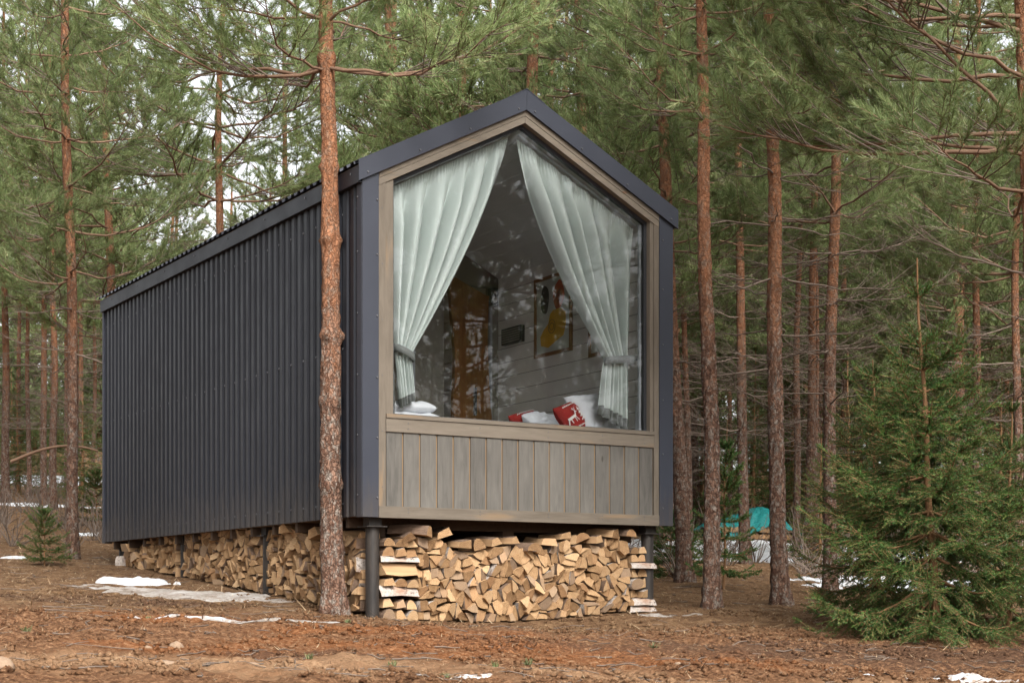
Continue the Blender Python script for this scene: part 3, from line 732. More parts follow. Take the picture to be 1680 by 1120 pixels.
# corrugated long wall (both sides)
def corr(y0, y1, pitch=.118, depth=.014):
    """profile points (along, out)"""
    pr = []; y = y0
    while y < y1 - 1e-6:
        for a, o in ((0, 0), (.40, 0), (.50, 1), (.90, 1)):
            if y + a * pitch < y1: pr.append((y + a * pitch, o * depth))
        y += pitch
    pr.append((y1, 0)); return pr
for sgn, s_, lb in ((-1, 0., 'left'), (1, W_, 'right')):
    mb = MB(); pr = corr(.075, L_ - .02)
    ztop = 2.43; vs = []; fs = []
    for a, o in pr: vs += [(s_ + sgn * (o + .004), a, -.01), (s_ + sgn * (o + .004), a, ztop)]
    for i in range(len(pr) - 1): fs.append((2 * i, 2 * i + 1, 2 * i + 3, 2 * i + 2))
    mb.add(vs, fs, 0)
    k = 0; y = .075
    while y < L_ - .1:
        for zz in (.09, 1.22, 2.2):
            if (k % 2 == 0):
                yy = y + .2 * .118; p = (s_ + sgn * .004, yy, zz); mb.cyl(p, (p[0] + sgn * .007, yy, zz), .010, .008, 6, 1)
        y += .118; k += 1
    part(mb, 'corrugated_wall', [M['metal'], M['screw']])
    # carcass behind the sheet
mb = MB(); mb.box((.012, .11, 0), (.09, L_ - .02, 2.36), 0); part(mb, 'wall_core', M['gap'])
mb = MB(); mb.box((W_ - .09, .11, 0), (W_ - .012, L_ - .02, 2.36), 0); part(mb, 'wall_core', M['gap'])
# corner trims
def trim_front(s0, s1, so):
    mb = MB(); zt = min(roofz(s0), roofz(s1)) - .02
    mb.box((s0, -.012, -.02), (s1, .004, zt - .03), 0)
    x0, x1 = (so - .012, so + .004) if so < 1 else (so - .004, so + .012)
    mb.box((x0 - .008 if so < 1 else x0 + .010, .004, -.02), (x1 - .008 if so < 1 else x1 + .010, .082, zt - .03), 0)
    for zz in (.12, .55, .98, 1.42, 1.86, 2.25):
        mb.cyl((s0 + .03 if so > 1 else s1 - .014, -.012, zz), (s0 + .03 if so > 1 else s1 - .014, -.019, zz), .008, .007, 6, 1)
        mb.cyl((x0 - .008 if so < 1 else x1 + .010, .06, zz + .02), (x0 - .015 if so < 1 else x1 + .017, .06, zz + .02), .008, .007, 6, 1)
    part(mb, 'corner_trim', [M['trim'], M['screw']], bevel=.002)
trim_front(-.018, .112, 0.); trim_front(W_ - .115, W_ + .018, W_)
mb = MB(); mb.box((-.03, L_ - .03, -.02), (.06, L_ + .01, 2.46)); part(mb, 'rear_corner_trim', M['trim']); mb = MB(); mb.box((W_ - .06, L_ - .03, -.02), (W_ + .03, L_ + .01, 2.46)); 
part(mb, 'rear_corner_trim', M['trim'])
# rear gable wall with openings (a glazed door)
mb = MB()
mb.prism([(0.06, L_ - .012, 0), (.9, L_ - .012, 0), (.9, L_ - .012, roofz(.9) - .1), (.06, L_ - .012, roofz(.06) - .1)], (0, -.07, 0))
mb.prism([(1.9, L_ - .012, 0), (W_ - .06, L_ - .012, 0), (W_ - .06, L_ - .012, roofz(W_ - .06) - .1), (1.9, L_ - .012, roofz(1.9) - .1)], (0, -.07, 0))
mb.prism([(.9, L_ - .012, 2.2), (1.9, L_ - .012, 2.2), (1.9, L_ - .012, roofz(1.9) - .1), (SM, L_ - .012, roofz(SM) - .1), (.9, L_ - .012, roofz(.9) - .1)], (0, -.07, 0))
part(mb, 'rear_wall', M['metal'])
# roof: corrugated sheets down each slope
for sgn in (-1, 1):
    mb = MB(); pr = corr(-.015, L_ + .03, .118, .022); vs = []; fs = []
    e0 = SM; e1 = -.062 if sgn < 0 else W_ + .062
    for a, o in pr:
        vs += [(e0, a, roofz(e0) + o + .003), (e1, a, roofz(e1) + o + .003)]
    for i in range(len(pr) - 1): fs.append((2 * i, 2 * i + 1, 2 * i + 3, 2 * i + 2) if sgn > 0 else (2 * i, 2 * i + 2, 2 * i + 3, 2 * i + 1))
    mb.add(vs, fs)
    o = part(mb, 'roof_sheet', M['trim'])
    md = o.modifiers.new('thick', 'SOLIDIFY'); md.thickness = .0025
    mb = MB()
    e2 = -.030 if sgn < 0 else W_ + .030
    mb.prism([(SM, .02, roofz(SM) - .012), (e2, .02, roofz(e2) - .012), (e2, .02, roofz(e2) - .05), (SM, .02, roofz(SM) - .10)], (0, L_ - .03, 0)); part(mb, 'roof_deck', M['gap'])
    # eave fascia
    mb = MB(); x = -.048 if sgn < 0 else W_ + .036
    mb.box((x, -.008, 2.368), (x + .012, L_ + .025, 2.478)); mb.box((x if sgn < 0 else x - .03, -.006, 2.360), (x + .042 if sgn < 0 else x + .012, L_ + .02, 2.3675))
    for k in range(8): mb.cyl((x if sgn < 0 else x + .012, .12 + k * .8, 2.44), ((x - .006) if sgn < 0 else x + .018, .12 + k * .8, 2.44), .009, .007, 6, 1)
    part(mb, 'eave_fascia', [M['metal'], M['screw']])
# gable fascia (front) : two sloped boards with returned edges
def slope_poly(sa, sb, top, bot, t):
    return [(sa, t, roofz(sa) - bot), (sb, t, roofz(sb) - bot), (sb, t, roofz(sb) - top), (sa, t, roofz(sa) - top)]
for sa, sb in ((-.055, SM - .001), (SM + .001, W_ + .055)):
    mb = MB(); ea = min(sa, sb)
    mb.prism([(p[0], -.034, p[2]) for p in slope_poly(sa, sb, -.018, .128, 0)], (0, .012, 0), 0)
    mb.prism([(p[0], -.0335, p[2]) for p in slope_poly(sa, sb, -.0235, -.0185, 0)], (0, .15, 0), 0)
    mb.prism([(p[0], -.0215, p[2]) for p in slope_poly(sa + .01, sb - .01, .120, .127, 0)], (0, .02, 0), 0)
    for k in range(4):
        s = sa + (sb - sa) * (.05 + .9 * k / 3); zc = roofz(s) - .095
        mb.cyl((s, -.034, zc), (s, -.041, zc), .009, .007, 6, 1)
    part(mb, 'gable_fascia', [M['trim'], M['screw']])
mb = MB(); mb.prism([(SM, -.036, roofz(SM) + .033), (SM - .16, -.036, roofz(SM - .16) + .026), (SM - .16, -.036, roofz(SM - .16) + .020), (SM, -.036, roofz(SM) + .027), (SM + .16, -.036, roofz(SM + .16) + .020), (SM + .16, -.036, roofz(SM + .16) + .026)], (0, L_ + .07, 0))
part(mb, 'ridge_cap', M['trim'])
# wooden surround of the window
G1, G2, GB = .2335, 2.512, .7258
def gtop(s): return roofz(s) - .222
for a, b, d in ((.114, .170, -.006), (.1715, G1, .000), (W_ - .165, W_ - .117, -.006), (G2, W_ - .1665, .0)):
    mb = MB()
    if a < 1.5: top = min(roofz(a), roofz(b)) - .10
    else: top = min(roofz(a), roofz(b)) - .10
    mb.box((a, d, .0 if d < 0 else GB - .078), (b, .085, top))
    part(mb, 'jamb', M['frame_woodz'], bevel=.0015)
for sa, sb in ((.114, SM), (SM, W_ - .117)):
    mb = MB(); sa_, sb_ = (sa + .0015, sb - .001) if sa < 1 else (sa + .001, sb - .0015)
    mb.prism([(p[0], -.012, p[2]) for p in slope_poly(sa_, sb_, .10, .170, 0)], (0, .02, 0))
    mb.prism([(p[0], -.009, p[2]) for p in slope_poly(sa_, sb_, .1715, .222, 0)], (0, .094, 0))
    part(mb, 'head_board', M['frame_wood'], bevel=.0015)
mb = MB(); mb.box((.172, -.018, GB - .030), (W_ - .168, .085, GB)); mb.box((.172, -.010, GB - .128), (W_ - .168, .02, GB - .0315))
part(mb, 'sill_rail', M['frame_wood'], bevel=.0015)
mb = MB(); mb.box((.114, -.012, -.022), (W_ - .117, .012, .062)); part(mb, 'bottom_rail', M['frame_wood'], bevel=.0015)
# vertical cladding, 17 boards over a paler groove sheet
mb = MB(); b0, b1 = .172, W_ - .168; nb = 17; bw = (b1 - b0) / nb
BOARD = [(b0 + k * bw, b0 + (k + 1) * bw) for k in range(nb)]
rr = random.Random(3)
for k, (a, b) in enumerate(BOARD):
    mb.box((a + .007, .002 + rr.uniform(-.0015, .0015), .0625), (b - .007, .02, GB - .1285), 0)
mb.box((b0, .0105, .0628), (b1, .0195, GB - .129), 1)
o = part(mb, 'cladding', [M['clad'], M['groove']], bevel=.0012)
mb = MB()
for s in (.35, .95, 1.55, 2.05, 2.45):
    for z in (GB - .06, GB - .10): mb.cyl((s, -.0100, z), (s, -.0125, z), .004, n=6)
    for z in (.02, .045): mb.cyl((s, -.012, z), (s, -.0145, z), .004, n=6)
for z in (.2, .6, 1., 1.4, 1.8, 2.2):
    mb.cyl((.142, -.006, z), (.142, -.0085, z), .004, n=6); mb.cyl((W_ - .14, -.006, z), (W_ - .14, -.0085, z), .004, n=6)
part(mb, 'wood_screws', M['screw'])
# window: black frame + pane
win = None
mb = MB(); fw = .026; T0, T1 = .045, .082
mb.box((G1, T0, GB), (G1 + fw, T1, gtop(G1 + fw) - .001)); mb.box((G2 - fw, T0, GB), (G2, T1, gtop(G2 - fw) - .001)); mb.box((G1 + fw, T0, GB + .0005), (G2 - fw, T1, GB + .012))
for sa, sb in ((G1 + fw, SM), (SM, G2 - fw)):
    mb.prism([(sa, T0, gtop(sa) - .03), (sb, T0, gtop(sb) - .03), (sb, T0, gtop(sb) - .0005), (sa, T0, gtop(sa) - .0005)], (0, T1 - T0, 0))
win = part(mb, 'window_frame', M['dark_frame'])
mb = MB(); t_ = .055; a, b = G1 + .01, G2 - .01
mb.prism([(a, t_, GB + .004), (b, t_, GB + .004), (b, t_, gtop(b) - .008), (SM, t_, gtop(SM) - .008), (a, t_, gtop(a) - .008)], (0, .0005, 0))
mb.f = mb.f[:1]; mb.m = mb.m[:1]; o = mb.build('window_pane', M['glass'], win)
# pale inner rail along right pane edge
mb = MB(); mb.box((G2 - .040, .090, GB - .02), (G2 - .018, .112, gtop(G2 - .018) - .02)); part(mb, 'inner_batten', M['grey_strip'])
# interior shell: planked side walls, ceiling, partition, floor
IL, IR, IB, FZ = .115, W_ - .115, 2.5, .12
def iceil(s): return roofz(s) - .20
mb = MB(); mb.box((.09, .1, .0), (W_ - .09, L_ - .1, FZ)); part(mb, 'floor', M['floorw'])
mb = MB(); zz = FZ
while zz < iceil(IR) - .01:
    z1 = min(zz + .130, iceil(IR)); mb.box((IR, .09, zz + .0015), (IR + .02, L_ - .1, z1 - .0025)); mb.box((.092, .09, zz + .0015), (IL, L_ - .1, z1 - .0025)); zz += .1325
mb.box((IR + .004, .09, FZ), (IR + .022, L_ - .1, iceil(IR)), 1); mb.box((.0915, .09, FZ), (IL - .004, L_ - .1, iceil(IR)), 1)
part(mb, 'plank_lining', [M['white_plank'], M['gap']])
for sa, sb in ((.09, SM), (SM, W_ - .09)):
    mb = MB(); n = 10
    for k in range(n):
        a = sa + (sb - sa) * k / n + .0012; b = sa + (sb - sa) * (k + 1) / n - .0012
        mb.prism([(a, .088, iceil(a)), (b, .088, iceil(b)), (b, .088, iceil(b) + .02), (a, .088, iceil(a) + .02)], (0, L_ - .19, 0), 0)
    mb.prism([(sa, .092, iceil(sa) + .012), (sb, .092, iceil(sb) + .012), (sb, .092, iceil(sb) + .045), (sa, .092, iceil(sa) + .045)], (0, L_ - .2, 0), 1)
    part(mb, 'ceiling_lining', [M['ceil'], M['gap']])
# partition at 2.5 m with a glazed door opening between 1.55 and 1.9
mb = MB()
def pwall(a, b, z0=FZ):
    pts_ = [(a, IB, z0), (b, IB, z0), (b, IB, iceil(b) - .002)] + ([(SM, IB, iceil(SM) - .002)] if a < SM < b else []) + [(a, IB, iceil(a) - .002)]
    mb.prism(pts_, (0, .07, 0))
pwall(IL + .001, 1.05); pwall(1.05, 1.70, 2.05); pwall(1.72, 2.02); pwall(2.02, IR - .001, 2.28); pwall(2.50, IR - .002)
part(mb, 'partition_wall', M['partition'])
mb = MB()
for a, b in ((1.05, 1.09), (1.66, 1.72), (1.36, 1.39)): mb.box((a, IB - .012, FZ), (b, IB - .001, 2.05))
mb.box((2.50, IB - .02, FZ), (2.52, IB - .001, 2.28)); mb.box((1.05, IB - .0125, 2.05), (1.72, IB - .0015, 2.10))
part(mb, 'door_frame', M['grey_strip'])
# underside joists and skids
mb = MB()
for k in range(13): mb.box((.02, .30 + k * .46, -.085), (W_ - .02, .345 + k * .46, -.0105), 0)
for s in (.20, W_ * .5 - .05, W_ - .30): mb.box((s, .26, -.150), (s + .10, L_ - .15, -.0855), 0)
mb.box((.02, .03, -.0100), (W_ - .02, L_ - .03, -.003), 1)
part(mb, 'floor_joists', [M['joist'], M['joist_light']])
POSTT = (.12, 2.04, 4.02, 5.86)
for s in (.125, W_ - .14):
    for t in POSTT:
        gx_, gy_, _ = cab(s, t); zb = gz(gx_, gy_) - BASE - .12
        mb = MB(); mb.cyl((s, t, zb), (s, t, -.0865), .050, n=24); mb.box((s - .08, t - .08, -.0860), (s + .08, t + .08, -.0780)); mb.box((s - .05, t - .05, -.0775), (s + .05, t + .05, -.0105))
        part(mb, 'post', M['steel'])
mb = MB(); mb.cyl((W_ * .5, 2.04, -.9), (W_ * .5, 2.04, -.16), .057, n=20); part(mb, 'post', M['steel'])

# ------------------------------------------------------------------ inside the cabin: things of their own
def inside(name, label, cat, s, t, z, group=None): return empty(name, cab(s, t, z), TH, label, cat, group)
# curtains
def curtain(name, label, top_a, top_b, inner_first, tie, bottom, n, seed, tband):
    r = np.random.default_rng(seed)
    e = inside(name, label, 'curtain', 0, 0, 0, 'tied-back curtains in the big window')
    NA, NB = 300, 120
    a = np.linspace(0, 1, NA); b = np.linspace(0, 1, NB)
    zt, zb = tie[2], bottom[2]
    ph = r.random() * 6
    warp = a + .018 * np.sin(a * 9 + ph) + .012 * np.sin(a * 23 + ph * 2)
    V = np.zeros((NB, NA, 3))
    ts = top_a + (top_b - top_a) * a                     # position along the rail
    tz = np.array([gtop(s) - .050 for s in ts])
    th = 2 * np.pi * n * warp
    tie_s = tie[0] + (tie[1] - tie[0]) * a
    bot_s = bottom[0] + (bottom[1] - bottom[0]) * a
    bz = zb + bottom[3] * a
    SPL = .80
    for i, v in enumerate(b):
        if v < SPL:
            u = v / SPL; uu = u
            # gravity: cloth hangs then sweeps in to the tie
            w = uu ** 1.28
            s = ts * (1 - w) + tie_s * w; z = tz * (1 - uu) + zt * uu
            sag = np.sin(np.pi * uu) * .035 * np.abs(ts - tie_s)
            z = z - sag
            amp = .010 + .078 * np.clip(uu / .25, 0, 1) * (1 - .62 * np.clip((uu - .45) / .55, 0, 1))
            head = np.exp(-(uu / .05) ** 2)
        else:
            u = (v - SPL) / (1 - SPL); w = u ** .7
            s = tie_s * (1 - w) + bot_s * w; z = zt * (1 - u) + bz * u
            amp = .016 + .016 * u; head = 0
        fold = np.sin(th + .5 * np.sin(v * 3)) + .22 * np.sin(1.7 * th + 1 + v * 2)
        t = .172 + amp * fold * .92 + head * .008 * np.sin(a * 2 * np.pi * 44) 
        s2 = s + amp * .45 * np.cos(th) * (.4 if v < SPL else .25)
        V[i, :, 0] = s2; V[i, :, 1] = t; V[i, :, 2] = z
    I = np.arange(NA * NB).reshape(NB, NA)
    q = np.stack([I[:-1, :-1], I[:-1, 1:], I[1:, 1:], I[1:, :-1]], -1)
    mi = np.zeros((NB - 1, NA - 1), int); mi[-4:, :] = 1
    if inner_first: mi[int(NB * .1):, :4] = 1
    else: mi[int(NB * .1):, -4:] = 1
    me = np_mesh(name + '_cloth', V.reshape(-1, 3), [q.reshape(-1, 4)], [M['curtain'], M['lining']], mi.ravel(), True)
    o = mobj('cloth', me, e)
    # tieback band round the gathered cloth, running to the wall hook
    s0, s1 = tie[0], tie[1]; mb = MB(); K = 20; ring = []
    cx = (s0 + s1) / 2; rx = abs(s1 - s0) / 2 + .012
    vs = []; 
    for k in range(K):
        th_ = 2 * math.pi * k / K; x = cx + rx * math.cos(th_); y = .150 + .055 * math.sin(th_); zc = zt + tband * (x - cx)
        vs += [(x, y, zc - .028), (x, y, zc + .028)]
    mb.add(vs, [(2 * k, 2 * ((k + 1) % K), 2 * ((k + 1) % K) + 1, 2 * k + 1) for k in range(K)])
    hk = G1 - .02 if s0 < 1 else G2 + .03; x = cx + (-rx if s0 < 1 else rx); zc = zt + tband * (x - cx); zh = zt + tband * (hk - cx)
    mb.add([(x, .15, zc - .026), (hk, .17, zh - .026), (hk, .17, zh + .026), (x, .15, zc + .026)], [(0, 1, 2, 3)])
    o = mb.build('tieback', M['lining'], e, True); md = o.modifiers.new('t', 'SOLIDIFY'); md.thickness = .006
    # rail along the slope
    mb = MB(); A = Vector((top_a, .15, gtop(top_a) - .028)); B = Vector((top_b, .15, gtop(top_b) - .028)); mb.cyl(A, B, .009, n=8)
    mb.build('curtain_rail', M['grey_strip'], e)
    return e
# numbers: s along the front, heights above the cabin base
curtain('curtain', 'left mint curtain tied back near the bed end of the window', G1 + .012, SM - .045, False, (.325, .470, 1.200), (.370, .500, .790, .075), 6, 4, -.42)
curtain('curtain', 'right mint curtain tied back beside the pictures', SM + .035, G2 - .035, True, (2.195, 2.42, 1.295), (2.13, 2.43, .865, -.135), 6.5, 8, .14)
# grey lining of the left curtain hanging straight down at the jamb
e = inside('curtain_lining', 'grey lining panel hanging straight beside the left jamb', 'curtain', 0, 0, 0)
mb = MB(); n = 40; vs = []
for k in range(n):
    s = .235 + .11 * k / (n - 1); y = .20 + .010 * math.sin(k * .9)
    vs += [(s, y, .735), (s, y, 1.36 - .3 * k / n)]
mb.add(vs, [(2 * k, 2 * k + 2, 2 * k + 3, 2 * k + 1) for k in range(n - 1)])
o = mb.build('cloth', M['lining'], e, True)

# bed
bed = inside('bed', 'wide bed under the window with white linen', 'bed', .2, .28, FZ)
mb = MB(); mb.box((0, 0, 0), (2.3, 1.7, .34)); mb.build('bed_base', M['floorw'], bed)
mb = MB(); mb.box((.01, .01, .3405), (2.29, 1.69, .575)); mb.build('mattress', M['linen'], bed, bevel=.04)
def pillow_mesh(w, h, d, seed, mats, pattern=None, wr=.012):
    r = np.random.default_rng(seed); n = 40
    u = np.linspace(-1, 1, n); U, Vv = np.meshgrid(u, u)
    px_ = U * w / 2 * (1 - .07 * (1 - Vv ** 2) * 0) ; px_ = U * w / 2 * (1 - .06 * (1 - np.abs(U)) * 0 - .05 * (1 - Vv * Vv) * (np.abs(U) > 0)); pz_ = Vv * h / 2 * (1 - .05 * (1 - U * U))
    th = d / 2 * ((1 - U ** 4) * (1 - Vv ** 4)) ** .55
    wrk = wr * fbm(U * 3 + seed, Vv * 3, 4, seed) * ((1 - U ** 2) * (1 - Vv ** 2)) ** .3 * 2
    A = np.stack([px_, -th + wrk, pz_], -1).reshape(-1, 3); B = np.stack([px_, th + wrk, pz_], -1).reshape(-1, 3)
    I = np.arange(n * n).reshape(n, n); J = I + n * n
    q1 = np.stack([I[:-1, :-1], I[:-1, 1:], I[1:, 1:], I[1:, :-1]], -1).reshape(-1, 4); q2 = np.stack([J[:-1, :-1], J[1:, :-1], J[1:, 1:], J[:-1, 1:]], -1).reshape(-1, 4)
    return np_mesh('pillow', np.concatenate([A, B]), [q1, q2], mats, smooth=True)
def pillow(name, label, cat, s, t, z, w, h, d, rot, mat, seed, group=None, wr=.012):
    me = pillow_mesh(w, h, d, seed, [mat], None, wr); o = mobj(name, me, None, cab(s, t, z)); o.rotation_euler = (Matrix.Rotation(TH, 3, 'Z') @ Matrix.Rotation(rot[2], 3, 'Z') @ Matrix.Rotation(rot[1], 3, 'Y') @ Matrix.Rotation(rot[0], 3, 'X')).to_euler()
    return tag(o, label, cat, group)
pillow('pillow', 'plump white pillow leaning behind the right red cushion', 'pillow', 2.30, .46, .88, .50, .40, .22, (-.5, -.15, .25), M['linen'], 3, wr=.035)
pillow('pillow', 'white pillow lying between the two red cushions', 'pillow', 2.22, 1.05, .84, .55, .26, .18, (-.9, 0, .5), M['linen'], 5, wr=.03)
def print_cushion(label, s, t, z, w, rot, seed):
    o = pillow('cushion', label, 'cushion', s, t, z, w, w, .16, rot, M['red'], seed, 'red cushions with white deer print')
    # white woven print: deer, fir trees and zigzag bands, standing just off the cloth
    mb = MB()
    def th(x, y):
        u, v = min(.98, abs(x) / (w / 2)), min(.98, abs(y) / (w / 2)); return .16 / 2 * ((1 - u ** 4) * (1 - v ** 4)) ** .55
    def quad(x0, y0, x1, y1, wd):
        d = Vector((x1 - x0, y1 - y0)); n_ = Vector((-d.y, d.x)).normalized() * wd / 2
        c = [(x0 + n_.x, y0 + n_.y), (x1 + n_.x, y1 + n_.y), (x1 - n_.x, y1 - n_.y), (x0 - n_.x, y0 - n_.y)]
        mb.add([(x, -th(x, y) - .012, y) for x, y in c], [(0, 1, 2, 3)])
    for k in range(13): 
        x = -w * .40 + k * w * .8 / 13
        for y in (w * .34, -w * .28): quad(x, y, x + w * .03, y + w * .03, .006); quad(x + w * .03, y + w * .03, x + w * .06, y, .006)
    for cx, f in ((-.13, 1), (.13, -1)):
        cx *= w / .4; k = w / .4
        for (x0, y0, x1, y1, wd) in ((-.05, .0, .04, .01, .028), (.04, .01, .062, .05, .014), (.055, .05, .085, .045, .014), (-.045, 0, -.06, -.055, .008), (-.03, 0, -.028, -.055, .008), (.02, 0, .018, -.055, .008), (.035, 0, .055, -.05, .008), (.062, .055, .05, .095, .006), (.066, .055, .082, .092, .006), (.055, .075, .035, .085, .005)):
            quad(cx + f * x0 * k, y0 * k, cx + f * x1 * k, y1 * k, wd * k)
    for k in range(4): quad(-.03 + k * .006, -.05 + k * .03, 0, -.03 + k * .03, .009); quad(.03 - k * .006, -.05 + k * .03, 0, -.03 + k * .03, .009)
    quad(0, -.07, 0, .07, .007)
    mb.build('woven_print', M['white'], o)
print_cushion('larger-looking red cushion with white deer in front of the white pillow', 2.07, .42, .835, .31, (-.5, -.35, .35), 7)
print_cushion('red cushion farther back, half hidden by the window sill', 2.08, 1.12, .84, .30, (-.6, -.25, .3), 9)
# folded duvet at left
def duvet():
    e = inside('folded_duvet', 'thick white duvet folded in layers at the left end of the bed', 'duvet', .50, .42, .70)
    for k, (w, d, h, z) in enumerate(((.52, .42, .085, .0), (.44, .38, .085, .078))):
        n = 36; u = np.linspace(-1, 1, n); U, Vv = np.meshgrid(u, u); r = fbm(U * 3 + k * 5, Vv * 3, 4, 12 + k)
        prof = ((1 - np.abs(U) ** 5) * (1 - np.abs(Vv) ** 5)) ** .4
        top = np.stack([U * w / 2, Vv * d / 2, z + h * (.5 + .5 * prof) + .05 * r * prof], -1).reshape(-1, 3); bot = np.stack([U * w / 2, Vv * d / 2, z + h * (.5 - .5 * prof)], -1).reshape(-1, 3)
        I = np.arange(n * n).reshape(n, n); J = I + n * n
        q1 = np.stack([I[:-1, :-1], I[:-1, 1:], I[1:, 1:], I[1:, :-1]], -1).reshape(-1, 4); q2 = np.stack([J[:-1, :-1], J[1:, :-1], J[1:, 1:], J[:-1, 1:]], -1).reshape(-1, 4)
        mobj('fold', np_mesh('fold', np.concatenate([top, bot]), [q1, q2], [M['linen']], smooth=True), e)
duvet()
# pictures on the right-hand wall: facing -s
def blob_poly(cx, cy, rx, ry, ph, k=.18, n=40):
    return [(cx + rx * math.cos(a) * (1 + k * math.sin(2 * a + ph)), cy + ry * math.sin(a) * (1 + k * math.cos(a * 2 + ph * 2))) for a in [2 * math.pi * i / n for i in range(n)]]
def picture(label, t0, t1, z0, z1, full=True):
    w, h = t1 - t0, z1 - z0; x = IR
    e = inside('picture', label, 'picture', x, (t0 + t1) / 2, (z0 + z1) / 2, 'framed prints on the plank wall')
    mb = MB(); f = .028
    for a, b in (((-.026, -w / 2, -h / 2), (-.002, w / 2, -h / 2 + f)), ((-.026, -w / 2, h / 2 - f), (-.002, w / 2, h / 2)), ((-.0255, -w / 2, -h / 2 + f), (-.0025, -w / 2 + f, h / 2 - f)), ((-.0255, w / 2 - f, -h / 2 + f), (-.0025, w / 2, h / 2 - f))): mb.box(a, b)
    mb.build('picture_frame', M['frame_brown'], e)
    mb = MB(); mb.box((-.012, -w / 2 + f, -h / 2 + f), (-.004, w / 2 - f, h / 2 - f)); mb.build('print_sheet', M['paper'], e)
    # y axis runs away from the window, so the viewer's left is +y
    def shape(poly, mat, d):
        mb = MB(); mb.prism([(-.0125 - d, -p[0], p[1]) for p in poly], (-.0008, 0, 0)); mb.build('ink_shape', mat, e)
    if full:
        shape(blob_poly(-.135, .15, .065, .135, .3, .10), M['art_g'], 0)
        shape(blob_poly(.09, .16, .085, .125, 2.2, .12), M['art_r'], 0)
        pl = [(-.20, -.25), (-.21, -.17), (-.15, -.11), (-.08, -.07), (-.05, .01), (0, .04), (.12, .045), (.2, .0), (.21, -.10), (.17, -.20), (.05, -.235), (-.08, -.28)]
        shape(pl, M['art_y'], .0003)
        mb = MB()
        for k in range(24):
            a0, a1 = 2 * math.pi * k / 24, 2 * math.pi * (k + 1) / 24
            for rx, ry in ((.055, .06), (.035, .03)): mb.cyl((-.0145, .02 - rx * math.cos(a0), -.10 + ry * math.sin(a0)), (-.0145, .02 - rx * math.cos(a1), -.10 + ry * math.sin(a1)), .0022, n=4)
        for k in range(8): mb.cyl((-.0145, -.06 - .02 * math.sin(k), .10 + k * .012), (-.0145, -.12, .11 + k * .014), .002, n=4)
        mb.build('ink_line', M['art_g'], e)
    else:
        shape(blob_poly(0, -.05, .12, .16, 1., .12), M['art_r'], 0)
picture('brown-framed abstract print with ochre, rust and dark shapes', 1.24, 1.84, 1.54, 2.24)
picture('second brown-framed print half hidden by the right curtain', .42, .97, 1.44, 2.14, False)
e = inside('wall_vent', 'dark rectangular vent box on the white plank wall left of the print', 'vent', IR, 2.2, 1.80)
mb = MB(); mb.box((-.05, -.17, -.075), (-.001, .17, .075)); mb.build('housing', M['dark_frame'], e, bevel=.006)
mb = MB()
for k in range(6): mb.box((-.054, -.155, -.06 + k * .021), (-.0505, .155, -.050 + k * .021))
mb.build('grille', M['gap'], e)
e = inside('speaker_box', 'small black box fixed high beside the orange wooden slab', 'speaker', 2.50, IB - .07, 2.10)
mb = MB(); mb.box((-.04, -.03, 0), (.04, .04, .16)); mb.build('housing', M['dark_frame'], e, bevel=.005)
mb = MB(); mb.cyl((0, -.03, .05), (0, -.034, .05), .028, n=16); mb.cyl((0, -.03, .115), (0, -.034, .115), .014, n=12); mb.build('speaker_cone', M['gap'], e)
# live-edge slab door
e = inside('wooden_slab', 'tall orange live-edge wooden slab standing at the back of the room', 'wooden slab', 2.03, IB - .13, FZ)
r = random.Random(4); n = 30; L1 = []; R1 = []
for k in range(n):
    z = 2.13 * k / (n - 1); L1.append((.075 - .085 * (z / 2.1) + .018 * math.sin(z * 5) + r.uniform(-.006, .006), z)); R1.append((.43 + .035 * math.sin(z * 2.3 + 1) - .02 * z / 2 + r.uniform(-.004, .004), z))
L1[-1] = (L1[-1][0] + .03, 2.20); R1[-1] = (R1[-1][0], 2.04)
mb = MB(); mb.prism([(a, 0, z) for a, z in L1] + [(a, 0, z) for a, z in reversed(R1)], (0, .05, 0)); mb.build('slab', M['orange_wood'], e)
mb = MB(); mb.box((.22, -.03, .95), (.245, -.012, 1.2)); mb.cyl((.2325, -.013, .98), (.2325, .0, .98), .006, n=8); mb.cyl((.2325, -.013, 1.17), (.2325, .0, 1.17), .006, n=8); mb.build('handle', M['dark_frame'], e)
e = inside('heater', 'narrow white panel standing at the right end of the sill', 'heater', IR - .055, .19, .735)
mb = MB(); mb.box((0, -.04, 0), (.05, .05, .24)); mb.build('panel', M['white'], e, bevel=.008); mb = MB(); mb.box((-.006, -.036, .02), (-.0005, .046, .22)); mb.build('front_grille', M['linen'], e)

# ------------------------------------------------------------------ firewood
def clip(poly, a, b, c):            # keep a*x+b*y<=c
    out = []
    for i in range(len(poly)):
        p, q_ = poly[i], poly[(i + 1) % len(poly)]; dp = a * p[0] + b * p[1] - c; dq = a * q_[0] + b * q_[1] - c
        if dp <= 0: out.append(p)
        if dp * dq < 0: t = dp / (dp - dq); out.append((p[0] + (q_[0] - p[0]) * t, p[1] + (q_[1] - p[1]) * t))
    return out
def area(p): return .5 * sum(p[i][0] * p[(i + 1) % len(p)][1] - p[(i + 1) % len(p)][0] * p[i][1] for i in range(len(p)))
def cent(p): n = len(p); return (sum(a[0] for a in p) / n, sum(a[1] for a in p) / n)
def inset(poly, d):
    if area(poly) < 0: poly = poly[::-1]
    out = list(poly)
    for i in range(len(poly)):
        p, q_ = poly[i], poly[(i + 1) % len(poly)]; dx, dy = q_[0] - p[0], q_[1] - p[1]; l = math.hypot(dx, dy)
        if l < 1e-6: continue
        nx_, ny_ = dy / l, -dx / l; out = clip(out, nx_, ny_, nx_ * p[0] + ny_ * p[1] - d)
        if len(out) < 3: return []
    return out
